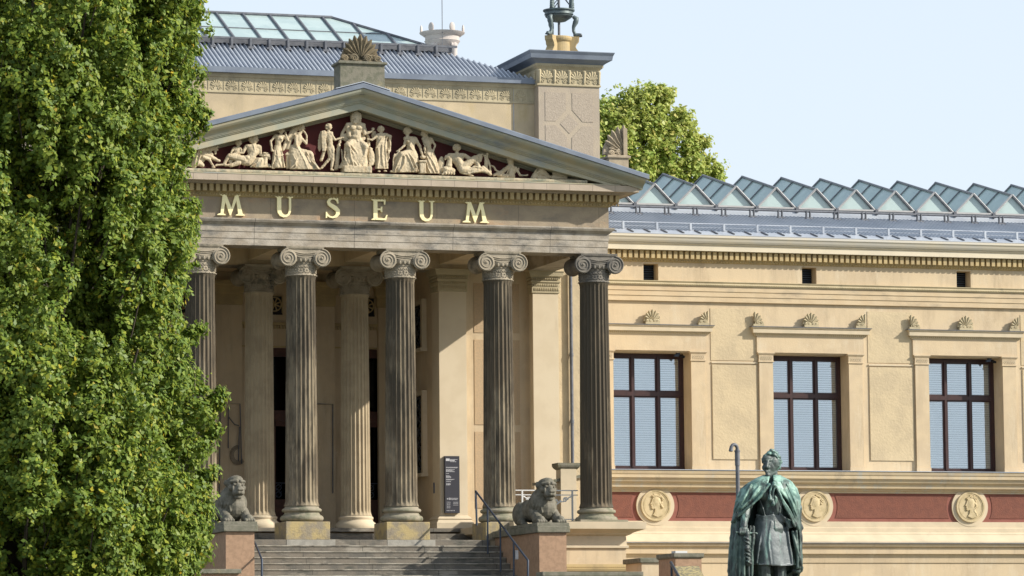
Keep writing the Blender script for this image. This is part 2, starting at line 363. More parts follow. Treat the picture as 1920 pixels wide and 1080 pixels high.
def anta(x, hw, y0, y1, name='corner_pilaster'):
    o = part(MB().box(x-hw, x+hw, y0, y1, FL+.38, 12.66), name, mat('pale_plaster', (.64, .54, .385), (.60, .50, .35), 1.3, bump=.15, stain=(.45, .36, .24), stlo=.6, sthi=.85))
    b = MB().slabring([(.0, 12.66), (.03, 12.68), (.03, 12.96), (.06, 12.98), (.06, 13.02), (.03, 13.03), (.05, 13.12), (.11, 13.15), (.13, 13.27), (.15, 13.28), (.15, 13.30)], x-hw, x+hw, y0, y1)
    for i in range(14):                                    # egg row and leaf row
        u = x-hw+.03+i*(2*hw-.06)/13
        b.ell((u, y0-.06, 13.075), (.022, .03, .035), 6, 4); b.ell((u, y0-.035, 12.9), (.025, .02, .04), 6, 4); b.ell((u+.02, y0-.035, 12.78), (.02, .02, .05), 6, 4)
        v = y0+.05+i*(y1-y0-.05)/13
        b.ell((x-hw-.06, v, 13.075), (.03, .022, .035), 6, 4); b.ell((x-hw-.035, v, 12.88), (.02, .025, .06), 6, 4)
    c = b.build('capital', m_ppan, o)
    MB().slabring([(.14, FL), (.14, FL+.16), (.10, FL+.22), (.08, FL+.25), (.1, FL+.28), (.05, FL+.34), (.0, FL+.38)], x-hw, x+hw, y0, y1).build('base', m_trim, o)
anta(4.13, .40, 4.28, 5.0); anta(6.88, .38, 4.28, 4.7); anta(-4.13, .40, 4.28, 5.0); anta(-6.88, .38, 4.28, 4.7)
for s in (1, -1):
    b = MB()
    for z0, z1 in ((11.55, 12.95), (8.95, 11.35), (6.6, 8.75)):
        xa, xb = sorted((s*4.86, s*6.2)); b.box(xa, xb, 4.604, 4.62, z0, z1)
    part(b, 'roughcast_panel', mat('pinkish_roughcast', (.50, .36, .22), (.44, .33, .21), 20, bump=.6, bscale=60))
    xa, xb = sorted((s*7.27, s*8.60))
    part(MB().box(xa, xb, 4.45, 4.62, 5.9, 15.2), 'roughcast_strip', m_rough)
# side windows of the loggia with diamond lattice (right one is seen)
for z0, z1 in ((7.75, 9.85), (11.3, 12.45)):
    fr = part(MB().box(3.60, 3.74, 5.55, 5.7, z0-.12, z1+.12).box(3.60, 3.74, 6.75, 6.9, z0-.12, z1+.12).box(3.60, 3.74, 5.7, 6.75, z1, z1+.12).box(3.54, 3.74, 5.5, 6.95, z0-.22, z0-.12), 'side_window_surround', m_trim)
    MB().box(3.715, 3.735, 5.7, 6.75, z0-.12, z1).build('pane', m_dglass, fr)
    MB().box(3.738, 3.739, 5.7, 6.75, z0-.12, z1)
    b = MB(); k = 0
    while z0+k*.36 < z1-.1:
        a, c = z0+k*.36, min(z0+k*.36+.36, z1)
        for y0 in (5.7, 6.225):
            b.tube([(3.69, y0, a), (3.69, y0+.525, c)], .014, 5); b.tube([(3.69, y0+.525, a), (3.69, y0, c)], .014, 5)
        k += 1
    b.build('lattice', m_iron, fr)
# doors of the loggia
for x in (-2.75, 0, 2.75):
    dr = part(MB().box(x-.68, x-.56, 8.42, 8.56, FL, 11.35).box(x+.56, x+.68, 8.42, 8.56, FL, 11.35).box(x-.56, x+.56, 8.42, 8.56, 11.1, 11.35)
              .box(x-.56, x+.56, 8.40, 8.56, 9.25, 9.55).box(x-.05, x+.05, 8.43, 8.55, FL, 9.25).box(x-.56, x+.56, 8.44, 8.54, FL, 7.0).box(x-.56, x+.56, 8.43, 8.55, 9.10, 9.25), 'loggia_door', m_door)
    MB().box(x-.56, x+.56, 8.485, 8.495, 7.0, 11.1).build('pane', m_dglass, dr)
    b = MB()
    for sx in (-.3, .3):
        for k in range(4):
            cx, cz = x+sx-.16+.32*(k % 2), 7.14+.2*(k//2)
            b.tube([(cx+.08*cos(t*pi/5), 8.46, cz+.08*sin(t*pi/5)) for t in range(11)], .012, 5)
            b.tube([(cx-.1, 8.46, cz-.1), (cx+.1, 8.46, cz+.1)], .01, 4)
        b.box(x+sx-.24, x+sx+.24, 8.45, 8.47, 7.46, 7.48)
    b.build('scroll_grille', m_iron, dr)
    b = MB().box(x-.24, x+.24, 8.33, 8.349, 12.3, 12.85)                # rosette vent
    rv = part(b, 'rosette_vent', m_dark)
    b = MB()
    b.tube([(x+.2*cos(t*pi/10), 8.31, 12.6+.2*sin(t*pi/10)) for t in range(21)], .02, 6)
    for k in range(8): b.tube([(x, 8.31, 12.6), (x+.2*cos(k*pi/4+.39), 8.31, 12.6+.2*sin(k*pi/4+.39))], .022, 6)
    b.ell((x, 8.31, 12.6), .05); b.box(x-.25, x-.22, 8.30, 8.345, 12.35, 12.86); b.box(x+.22, x+.25, 8.30, 8.345, 12.35, 12.86); b.box(x-.25, x+.25, 8.30, 8.345, 12.83, 12.86)
    b.build('rosette', m_dentil, rv)
b = MB(); b.box(-3.7, 3.7, 8.8, 9.0, FL, 11.4); part(b, 'room_behind_doors', m_dark)

# ---- ionic columns
def shaft_mb(cx, cy, z0, z1, r0, r1, nf=22):
    b = MB(); ts = (-.86, -.6, -.22, .22, .6, .86); secs = []
    zs = [z0, z0+.05, z0+.12, z0+.2]+[z0+.2+(z1-z0-.36)*k/9 for k in range(1, 10)]+[z1-.1, z1-.05, z1]
    for z in zs:
        t = (z-z0)/(z1-z0); r = r0+(r1-r0)*(t**1.25); e = min(1, max(0, min(z-z0-.04, z1-z-.04)/.1)); ring = []
        fl = .03*(1-min(1, (z-z0)/.1)) + .02*(1-min(1, (z1-z)/.08))
        for k in range(nf):
            for u in ts:
                a = (k+u*.5)*2*pi/nf; q = r+fl-.125*r*sqrt(e)*sqrt(max(0, 1-(u/.87)**2))
                ring.append((cx+q*cos(a), cy+q*sin(a), z))
        secs.append(ring)
    return b.loft(secs)
def capital_mb(cx, cy, zt):
    b = MB()
    b.slabring([(.0, zt-.08), (.03, zt-.075), (.05, zt-.04), (.05, zt)], cx-.47, cx+.47, cy-.44, cy+.44)
    b.lathe([(.40, zt-.78), (.43, zt-.765), (.43, zt-.745), (.402, zt-.73), (.402, zt-.47), (.42, zt-.46), (.42, zt-.44), (.41, zt-.43), (.47, zt-.36), (.48, zt-.3), (.3, zt-.28)], cx, cy, 40)
    poly = [(cx-.47, zt-.08), (cx-.47, zt-.2)]+[(cx-.42+.84*k/10, zt-.2-.10*sin(pi*k/10)**.8) for k in range(11)]+[(cx+.47, zt-.2), (cx+.47, zt-.08)]
    b.prism(poly, 'y', cy-.45, cy+.45)
    for sx in (-1, 1):
        vx, vz = cx+sx*.46, zt-.315
        pr = [(-.485, .20), (-.47, .235), (-.42, .235), (-.3, .2), (0, .15), (.3, .2), (.42, .235), (.47, .235), (.485, .20)]
        secs = [[(vx+r*cos(2*pi*i/24), cy+y, vz+r*sin(2*pi*i/24)) for i in range(24)] for y, r in pr]
        b.loft(secs)
        for fy in (-1, 1):
            pts = []; rs = []
            for k in range(54):
                t = k/53; a = pi/2-sx*t*2*pi*2.6; r = .222*(1-t)**.85+.018; pts.append((vx+r*cos(a), cy+fy*.49, vz+r*sin(a))); rs.append(.022*(1-.55*t))
            b.tube(pts, rs, 6); b.ell((vx, cy+fy*.49, vz), (.035, .03, .035), 8, 6)
        b.tube([(vx, cy-.15+.1*0, vz+.155), (vx, cy-.15, vz+.157)], .01, 4)
    for fy in (-1, 1):
        for dz, rr in ((-.10, .018), (-.145, .012)):
            b.tube([(cx-.46+.92*k/12, cy+fy*.46, zt+dz-(.095)*sin(pi*k/12)) for k in range(13)], rr, 6)
    for k in range(24):                 # egg and dart, beads, and the leaf ornament of the necking
        a = k*2*pi/24
        b.ell((cx+.465*cos(a), cy+.465*sin(a), zt-.37), (.035, .035, .055), 6, 5)
        b.ell((cx+.425*cos(a+.13), cy+.425*sin(a+.13), zt-.755), (.018, .018, .016), 5, 4)
    for k in range(16):
        a = k*2*pi/16
        for da, z, rr in ((0, .66, .03), (0, .60, .034), (.08, .55, .024), (-.08, .55, .024), (0, .52, .03), (.19, .62, .022), (.19, .54, .03), (.12, .69, .018), (-.12, .69, .018)):
            b.ell((cx+.402*cos(a+da), cy+.402*sin(a+da), zt-z), (.026, .026, rr), 5, 4)
    return b
def base_mb(cx, cy, z0):
    def torus(zc, h, R, n=6): return [(R-h/2+h/2*cos(t), zc+h/2*sin(t)) for t in [(-pi/2+pi*k/n) for k in range(n+1)]]
    pr = [(.5, z0)]+torus(z0+.085, .17, .58)+[(.49, z0+.19), (.465, z0+.215), (.47, z0+.245)]+torus(z0+.30, .105, .53)+[(.46, z0+.365), (.452, z0+.40), (.44, z0+.41)]
    return MB().lathe(pr, cx, cy, 48)
HX = [-6.875, -4.125, -1.375, 1.375, 4.125, 6.875]
for i, x in enumerate(HX):
    sh = part(shaft_mb(x, 0, FL+.41, TOP-.77, .445, .392), 'ionic_column', m_col[[1, 1, 0, 2, 2, 3][i]], smooth=radians(50))
    sh['label'] = ['outer left front column', 'front column beside the tree', 'front column with a dark upper shaft', 'front column in the middle of the stairs', 'front column beside the sign', 'blackened corner column'][i]
    capital_mb(x, 0, TOP).build('capital', m_capdk if i == 5 else m_cap, sh, smooth=radians(40))
    base_mb(x, 0, FL).build('base', m_base, sh, smooth=radians(50))
    if 0 < i < 5:
        MB().box(x-.6, x+.6, -.66, .58, 5.5, 5.98).build('plinth', m_plinth, sh, bevel=.015)
    else:
        MB().box(x-.68, x+.68, -.66, .60, FL, FL+.06).build('plinth', m_base, sh, bevel=.01)
for x in (-1.375, 1.375):
    sh = part(shaft_mb(x, 4.62, FL+.36, TOP-.77, .425, .385), 'ionic_column', m_col[4], smooth=radians(50))
    sh['label'] = 'inner loggia column with its lower shaft coloured paler as if sunlit'
    capital_mb(x, 4.62, TOP).build('capital', m_cap, sh, smooth=radians(40))
    MB().lathe([(.56, FL), (.575, FL+.05), (.575, FL+.1), (.55, FL+.16), (.49, FL+.2), (.465, FL+.25), (.49, FL+.28), (.49, FL+.32), (.44, FL+.36)], x, 4.62, 48).build('base', m_trim, sh, smooth=radians(50))

# ---- entablature of the portico (closed profile mitred round four sides)
X0, X1, Y0, Y1 = -7.18, 7.18, -.42, 5.4
arch = [(-.03, 13.3), (-.03, 13.475), (-.015, 13.48), (-.015, 13.655), (0, 13.66), (0, 13.84), (.02, 13.85), (.07, 13.90), (.10, 13.91), (.13, 13.965), (.13, 14.0), (-.6, 14.0), (-.82, 13.84), (-.82, 13.3)]
part(MB().ring(arch, X0, X1, Y0, Y1), 'architrave', m_arch)
part(MB().ring([(0, 14.004), (0, 14.57), (-.6, 14.57), (-.6, 14.004)], X0, X1, Y0, Y1), 'frieze', m_sand)
b = MB().ring([(0, 14.57), (.02, 14.575), (.06, 14.6), (.09, 14.67), (.13, 14.685), (.13, 14.88), (-.6, 14.88), (-.6, 14.57)], X0, X1, Y0, Y1)
n = 84
for k in range(n):
    x = X0-.25+(X1-X0+.5)*(k+.5)/n; b.box(x-.052, x+.052, Y0-.30, Y0-.12, 14.69, 14.875)
    b.ell((x, Y0-.085, 14.632), (.028, .03, .035), 6, 4); b.ell((x+.085, Y0-.085, 14.632), (.028, .03, .035), 6, 4)
for k in range(34):
    y = Y0+.0+5.2*(k+.5)/34
    for sx, xx in ((1, X1), (-1, X0)): b.box(min(xx+sx*.12, xx+sx*.3), max(xx+sx*.12, xx+sx*.3), y-.052, y+.052, 14.69, 14.875)
part(b, 'dentil_course', m_dentil)
b = MB().ring([(.30, 14.88), (.36, 14.905), (.36, 14.925), (.62, 14.935), (.62, 14.93), (.66, 14.93), (.66, 15.10), (-.6, 15.10), (-.6, 14.88)], X0, X1, Y0, Y1)
b.box(X0+.3, X1-.3, Y0+.3, Y1, 14.885, 15.095)
part(b, 'horizontal_cornice', m_geison)
# lead covered ledge under the sculpture
part(MB().prism([(-1.09, 15.104), (-1.09, 15.125), (-.98, 15.15), (-.3, 15.15), (-.3, 15.104)], 'x', -7.3, 7.3), 'lead_ledge', m_copper)
part(MB().box(-6.4, 6.4, -.98, -.39, 15.15, 15.235), 'sculpture_ledge', mat('stained_marble_ledge', (.50, .42, .29), (.30, .28, .2), 7, bump=.6, bscale=20, stain=(.2, .21, .16), stscale=(1.5, 2, 4), stlo=.5, sthi=.65), bevel=.02)
# tympanum and roof body
poly = [(-7.2, 15.104), (7.2, 15.104), (7.2, rake(7.2)-.3), (0, rake(0)-.3), (-7.2, rake(-7.2)-.3)]
part(MB().prism(poly, 'y', -.38, -.2), 'tympanum', m_maroon)
part(MB().prism([(-7.5, 15.11), (7.5, 15.11), (7.5, rake(7.5)-.22), (0, rake(0)-.22), (-7.5, rake(-7.5)-.22)], 'y', -.2, 4.9), 'portico_gable_wall', m_plaster)
def raking(prof, name, m, xe, cut=True):
    b = MB()
    for s in (1, -1):
        secs = []
        for x in (0, xe):
            secs.append([(s*x, y, rake(x)+dz if dz > -9 else dz) for y, dz in prof])
        b.loft(secs)
    return part(b, name, m)
raking([(-1.40, 0), (-1.42, -.02), (-1.42, -.13), (-1.36, -.135), (4.3, -.1), (4.3, 0)], 'zinc_gable_roof', m_zinc, 8.02)
# sima, corona and bed mould; the corona dies into the horizontal cornice
def raking2(prof, name, m, xs):
    b = MB()
    for s in (1, -1):
        b.loft([[(s*x, y, max(rake(x)+dz, 15.108+.001*j)) for j, (y, dz) in enumerate(prof)] for x in xs])
    return part(b, name, m)
cy = [(-1.37, -.136), (-1.375, -.17), (-1.36, -.21), (-1.31, -.26), (-1.22, -.30), (-1.155, -.335), (-1.12, -.385), (-1.115, -.41), (-1.05, -.41), (-.9, -.41), (-.9, -.136)]
raking(cy, 'raking_sima', m_copper, 7.93)
raking2([(-1.09, -.414), (-1.09, -.44), (-1.05, -.45), (-1.05, -.475), (-1.01, -.50), (-1.01, -.655), (-.97, -.665), (-.46, -.64), (-.3, -.64), (-.3, -.414)], 'raking_corona', m_copper, (0, 5, 7.0, 7.4, 7.8))
raking2([(-.52, -.645), (-.50, -.675), (-.46, -.69), (-.44, -.715), (-.40, -.72), (-.3, -.72), (-.3, -.645)], 'raking_bed_mould', m_copper, (0, 5, 6.6, 7.0))
for s in (1, -1):                                           # side eaves
    b = MB().box(min(s*7.3, s*7.95), max(s*7.3, s*7.95), -.9, 4.3, 15.11, 15.30); part(b, 'side_eave', m_copper)

# ---- towers, upper wall, palmette frieze
def palmette(b, x, y, z, w, h, d=.03):
    """relief palmette on a plane facing -y"""
    for k in range(7):
        a = radians(-66+22*k); L = h*(.55-.13*abs(k-3)/3); p0 = (x, y, z+h*.25)
        b.cap((x+sin(a)*h*.1, y, z+h*.28+cos(a)*h*.1), (x+sin(a)*min(L, w*.48/max(.2, abs(sin(a)))), y, z+h*.28+cos(a)*L), d*.5, d*.9, 6)
    for s in (-1, 1):
        b.tube([(x+s*(w*.25+w*.16*(1-t/14)*cos(t*.75)), y, z+h*.14+w*.16*(1-t/14)*sin(t*.75)) for t in range(12)], d*.45, 5)
for s in (1, -1):
    xa, xb = sorted((s*6.77, s*8.60))
    part(MB().box(xa, xb, 4.4, 8.5, 13.9, 18.62), 'tower', m_tower, 'right tower over the loggia wing' if s > 0 else 'left tower behind the tree')
    b = MB()                                                # incised roughcast fields and lozenge
    c = (xa+xb)/2; zc = 17.55
    for sx in (-1, 1):
        b.prism([(c+sx*.09, 18.45), (c+sx*.72, 18.45), (c+sx*.72, 17.62), (c+sx*.40, 17.62), (c+sx*.09, 17.95)], 'y', 4.390, 4.41)
        b.prism([(c+sx*.07, 17.16), (c+sx*.40, 17.5), (c+sx*.72, 17.5), (c+sx*.72, 15.0), (c+sx*.07, 15.0)], 'y', 4.390, 4.41)
    b.prism([(c, zc+.28), (c+.28, zc), (c, zc-.28), (c-.28, zc)], 'y', 4.390, 4.41)
    part(b, 'tower_panel', m_towerr)
    b = MB().ring([(.0, 18.62), (.04, 18.64), (.04, 18.68), (.02, 18.7), (.02, 19.12), (.06, 19.16), (.1, 19.2), (.1, 19.26), (-.3, 19.26), (-.3, 18.62)], xa, xb, 4.4, 8.5)
    for k in range(4): palmette(b, xa+.23+k*(xb-xa-.46)/3, 4.38, 18.70, .42, .42, .05)
    for k in range(5): b.cap((xa+.02+k*(xb-xa-.04)/4, 4.37, 18.74), (xa+.02+k*(xb-xa-.04)/4, 4.37, 19.05), .04, .06, 6)
    for k in range(8): palmette(b, s*0+xa-.02, 4.6+k*.48, 18.7, .05, .42, .05)
    for k in range(30): b.ell((xa-.05+k*(xb-xa+.1)/29, 4.31, 19.2), (.02, .03, .03), 5, 4)
    part(b, 'tower_frieze', m_ppan)
    part(MB().ring([(.10, 19.26), (.15, 19.3), (.26, 19.36), (.3, 19.38), (.32, 19.5), (.36, 19.58), (.36, 19.60), (-.3, 19.66), (-.3, 19.26)], xa, xb, 4.4, 8.5)
         .box(xa+.2, xb-.2, 4.6, 8.3, 19.3, 19.63), 'tower_cornice', m_zinc)
b = MB().box(-6.77, 6.77, 4.8, 8.6, 13.9, 18.74)
part(b, 'upper_wall', m_upper)
b = MB().ring([(0, 18.14), (.03, 18.15), (.03, 18.20), (.015, 18.21), (.015, 18.58), (.05, 18.6), (.08, 18.7), (.14, 18.75), (-.2, 18.75), (-.2, 18.14)], -6.77, 6.77, 4.8, 8)
k = 0
while -6.6+k*.445 < 6.6:
    x = -6.55+k*.445; palmette(b, x, 4.782, 18.22, .40, .34, .03); b.box(x+.212, x+.228, 4.772, 4.79, 18.21, 18.58); k += 1
part(b, 'palmette_frieze', m_ppan)
# hipped metal roof and its glass lantern
HC, HT = 6.85, .485; HY = 4.62; HZ = 18.80
def hip(d): return HC-d, HY+d, HZ+HT*d
b = MB(); d1, d2 = 2.2, 5.0
def ringd(d, dz=0):
    x, y, z = hip(d); yb = 2*(HY+6.0)-y; return [(-x, y, z+dz), (x, y, z+dz), (x, yb, z+dz), (-x, yb, z+dz)]
b.loft([ringd(0), ringd(d1)], caps=False); part(b, 'metal_roof', m_roof)
part(MB().ring([(0, 18.70), (.03, 18.70), (.03, 18.86), (-.1, 18.88), (-.1, 18.70)], -6.87, 6.87, 4.62, 16.6), 'roof_edge_flashing', m_zinc)
b = MB(); k = 0
while k*.13 < HC*2:
    x = -HC+k*.13; d = min(d1, HC-abs(x))
    if d > .06:
        b.loft([[(x-.028, HY, HZ), (x-.018, HY, HZ+.05), (x+.018, HY, HZ+.05), (x+.028, HY, HZ)],
                [(x-.028, HY+d, HZ+HT*d), (x-.018, HY+d, HZ+HT*d+.05), (x+.018, HY+d, HZ+HT*d+.05), (x+.028, HY+d, HZ+HT*d)]])
    k += 1
part(b, 'roof_ribs', m_zincl)
b = MB(); b.loft([ringd(d1, .05), ringd(4.8, .05)], caps=True); part(b, 'glass_roof', m_sky)
b = MB(); k = 0
x, y, z = hip(d1); xr, yr, zr = hip(4.8)
while -x+k*.80 < x+.1:                                         # glazing bars up the front slope
    xx = -x+k*.80; d = min(4.8, HC-abs(xx)); d = max(d, d1+.01)
    b.tube([(xx, HY+d1, HZ+HT*d1+.07), (xx, HY+d, HZ+HT*d+.07)], .045, 6); k += 1
b.tube([(-xr, yr, zr+.07), (xr, yr, zr+.07)], .06, 6)
zm = (d1+4.8)/2; xm, ym, zmm = hip(zm); b.tube([(-xm, ym, zmm+.06), (xm, ym, zmm+.06)], .02, 6)
for s in (1, -1): b.tube([(s*x, y, z+.07), (s*xr, yr, zr+.07)], .05, 6)
part(b, 'glazing_bars', m_grey)
b = MB(); b.box(-x-.1, x+.25, y-.12, y+.02, z+.0, z+.16); b.box(-x-.1, x+.35, y-.32, y-.26, z+.10, z+.16)
k = 0
while -x+.2+k*.55 < x: xx = -x+.2+k*.55; b.box(xx-.03, xx+.03, y-.45, y-.2, z-.18, z+.12); b.box(xx-.09, xx+.07, y-.5, y-.36, z-.19, z-.13); k += 1
part(b, 'lantern_gutter', m_grey)

# ---- portico acroteria
def acroterion(b, x, y, z, w, h, d, half=0, nleaf=15, fat=1.0):
    """fan of pointed leaves over paired scrolls"""
    for k in range(nleaf):
        t = -1+2*k/(nleaf-1)
        if half and t*half < -.08: continue
        a = radians(104)*t; L = h*(1-.36*abs(t)**1.2); o = Vector((x, y, z+h*.12))
        dr = Vector((sin(a), 0, cos(a)))
        if abs(t) > .7: L *= .78
        p = [o+dr*(L*.12), o+dr*(L*.5), o+dr*(L*.82), o+dr*L+Vector((0, -.04, .0))]
        b.tube(p, [d*.16, h*.07*fat, h*.098*fat, h*.02*fat**2], 6)
        b.tube([o+dr*(L*.2)+Vector((0, -d*.3, 0)), o+dr*(L*.9)+Vector((0, -d*.32, 0))], h*.018, 5)
    b.prism([(x+(h*.76)*sin(a)*(.0 if half*sin(a) < -.01 else 1), z+h*.1+h*.80*cos(a)*(1-.1*abs(a))) for a in [radians(-95+190*i/16) for i in range(17)]], 'y', y, y+d*.5)
    for s in (-1, 1):
        if half and s != half: continue
        for cx, r in ((.26, .14), (.62, .115)):
            for q in range(2):
                b.tube([(x+s*(w*cx+r*w*(1-t/18)*cos(t*.7+pi*q)), y-d*.25, z+r*w*1.0+r*w*(1-t/18)*sin(t*.7)) for t in range(16)], d*.13*(1-.2*q), 6)
            b.prism([(x+s*w*cx+r*w*cos(a*pi/8), z+r*w+r*w*sin(a*pi/8)) for a in range(16)], 'y', y-d*.15, y+d*.3)
        b.box(min(x, x+s*w*.8), max(x, x+s*w*.8), y-d*.25, y+d*.4, z-.02, z+.06)
    return b
b = MB().box(-.60, .62, -1.28, -.62, 17.3, 18.16); b.slabring([(0, 18.1), (.06, 18.13), (.06, 18.18), (0, 18.2)], -.60, .62, -1.28, -.62)
ac = part(b, 'ridge_acroterion_block', m_coping)
acroterion(MB(), .01, -1.05, 18.2, .72, .68, .32, fat=1.15).build('palmette', m_acro, ac, smooth=radians(50))
MB().prism([(-.75, 17.42), (0, 17.625), (.75, 17.42), (.75, 17.44), (0, 17.645), (-.75, 17.44)], 'y', -1.4, -.5).build('lead_flashing', m_zincl, ac)
for s in (1, -1):
    c = 7.45*s
    b = MB().box(c-.42, c+.14, -.95, -.35, rake(7.4)-.15, 15.88); b.slabring([(0, 15.86), (.05, 15.88), (.05, 15.93), (0, 15.95)], c-.42, c+.14, -.95, -.35)
    ac = part(b, 'corner_acroterion_block', m_acro2)
    b = acroterion(MB(), c+.07*s, -.75, 15.95, .60, .76, .28, half=-s, fat=1.1); b.box(c+.02, c+.13, -.9, -.55, 15.9, 16.7)
    b.build('palmette', m_acro2, ac, smooth=radians(50))

# ---- the wing
WX1 = 31.0
def bar(name, m, prof, x0=8.60, x1=WX1): return part(MB().prism(prof, 'x', x0, x1), name, m)
WC = [11.02+4.98*i for i in range(4)]
xs = [8.6]+[v for c in WC for v in (c-.23, c+.23)]+[WX1]
b = MB()
for i in range(0, len(xs), 2): b.box(xs[i], xs[i+1], 7.0, 7.5, 13.39, 14.3)
for c in WC: b.box(c-.23, c+.23, 7.0, 7.5, 13.89, 14.3)
part(b, 'attic_wall', m_plaster)
for i, c in enumerate(WC):
    v = part(MB().box(c-.23, c+.23, 7.40, 7.42, 13.39, 13.89), 'attic_vent', m_dark)
    b = MB()
    for k in range(7): b.box(c-.22, c+.22, 7.36, 7.40, 13.42+k*.068, 13.435+k*.068)
    b.build('louvre', m_iron, v)
bar('wing_string_course', m_ppan, [(6.98, 13.245), (6.90, 13.25), (6.88, 13.29), (6.90, 13.33), (6.93, 13.34), (6.90, 13.38), (6.90, 13.395), (7.4, 13.395), (7.4, 13.245)])
b = MB(); k = 0
while 8.65+k*.055 < 25: b.ell((8.65+k*.055, 6.885, 13.29), (.016, .015, .02), 5, 4); k += 1
part(b, 'string_course_beads', m_dentil)
bar('wing_fascia', mat('stained_fascia_plaster', CREAM, (.56, .43, .27), 1, bump=.2, bscale=30, stain=((.36, .29, .2), (.44, .36, .25)), stscale=(.8, .8, 2.2), stlo=.5, sthi=.75),
    [(6.93, 13.243), (6.93, 13.105), (6.95, 13.10), (6.95, 12.955), (6.97, 12.95), (6.97, 12.80), (7.02, 12.79), (7.3, 12.79), (7.3, 13.243)])
# main cornice
bar('wing_cornice_bed', m_dentil, [(7.0, 13.94), (6.98, 13.945), (6.93, 14.01), (6.91, 14.03), (6.91, 14.27), (7.4, 14.27), (7.4, 13.94)])
b = MB(); k = 0
while 8.7+k*.175 < 28:
    x = 8.7+k*.175; b.box(x, x+.105, 6.80, 6.915, 14.04, 14.262); b.ell((x+.03, 6.94, 13.98), (.028, .03, .03), 5, 4); b.ell((x+.12, 6.94, 13.98), (.028, .03, .03), 5, 4); k += 1
part(b, 'wing_dentils', m_dentil)
m_wc = mat('cream_cornice_metal', (.66, .58, .43), (.60, .53, .40), 1.2, rough=.6, stain=(.5, .44, .34), stlo=.6, sthi=.8)
bar('wing_corona', m_wc, [(6.79, 14.272), (6.75, 14.28), (6.70, 14.275), (6.70, 14.435), (6.66, 14.455), (6.66, 14.48), (7.3, 14.48), (7.3, 14.272)])
bar('wing_gutter', mat('gutter_metal', (.55, .52, .45), (.60, .54, .42), .8, rough=.45, spec=.5), [(6.65, 14.485), (6.62, 14.50), (6.59, 14.55), (6.57, 14.61), (6.54, 14.65), (6.54, 14.71), (6.57, 14.72), (6.9, 14.75), (6.9, 14.485)])
# wing roof
RS = .266
def rz(y): return 14.76+RS*(y-6.7)
part(MB().prism([(6.58, rz(6.58)), (11.0, rz(11)), (20.0, rz(11)+1.2), (26, 14.6), (6.9, 14.6)], 'x', 8.62, WX1), 'wing_roof', m_roof)
part(MB().prism([(6.56, rz(6.56)+.004), (6.56, rz(6.56)+.03), (7.12, rz(7.12)+.035), (7.12, rz(7.12)+.004)], 'x', 8.62, WX1), 'eave_flashing', m_zincl)
b = MB(); k = 0
while 8.75+k*.525 < 27: x = 8.75+k*.525; b.loft([[(x, 6.57, rz(6.57)), (x+.03, 6.57, rz(6.57)), (x+.03, 6.57, rz(6.57)+.07), (x, 6.57, rz(6.57)+.07)], [(x, 7.12, rz(7.12)), (x+.03, 7.12, rz(7.12)), (x+.03, 7.12, rz(7.12)+.07), (x, 7.12, rz(7.12)+.07)]]); k += 1
part(b, 'eave_seams', m_grey)
b = MB(); k = 0
while 8.7+k*.13 < 27.5:
    x = 8.7+k*.13; ya, yb = 7.14, 10.78
    b.loft([[(x, ya, rz(ya)), (x+.012, ya, rz(ya)+.045), (x+.045, ya, rz(ya)+.045), (x+.057, ya, rz(ya))], [(x, yb, rz(yb)), (x+.012, yb, rz(yb)+.045), (x+.045, yb, rz(yb)+.045), (x+.057, yb, rz(yb))]]); k += 1
part(b, 'wing_roof_ribs', mat('rib_metal', (.37, .41, .47), (.31, .35, .41), .8, rough=.45, metal=.3))
b = MB(); b.tube([(8.62, 7.2, rz(7.2)+.24), (WX1, 7.2, rz(7.2)+.24)], .018, 6); b.tube([(8.62, 7.2, rz(7.2)+.13), (WX1, 7.2, rz(7.2)+.13)], .008, 5); k = 0
while 9.2+k*1.05 < 28: x = 9.2+k*1.05; b.box(x-.03, x+.03, 7.17, 7.22, rz(7.1), rz(7.15)+.27); b.box(x-.02, x+.12, 7.15, 7.35, rz(7.25), rz(7.25)+.04); k += 1
part(b, 'snow_guard', m_zincl)
b = MB().box(8.62, WX1, 10.8, 13.8, 15.7, 16.02); b.box(8.62, WX1, 10.77, 10.8, 15.84, 15.97)
part(b, 'skylight_curb', m_zincl)
b = MB(); b.tube([(8.62, 10.45, 16.0), (WX1, 10.45, 16.0)], .032, 8); k = 0
while 9.1+k*.92 < 28:
    x = 9.1+k*.92
    for dx in (-.06, .06): b.box(x+dx-.015, x+dx+.015, 10.4, 10.5, rz(10.4), 16.02)
    b.box(x-.1, x+.12, 10.35, 10.6, rz(10.4)-.01, rz(10.4)+.06); k += 1
part(b, 'roof_rail', m_grey)
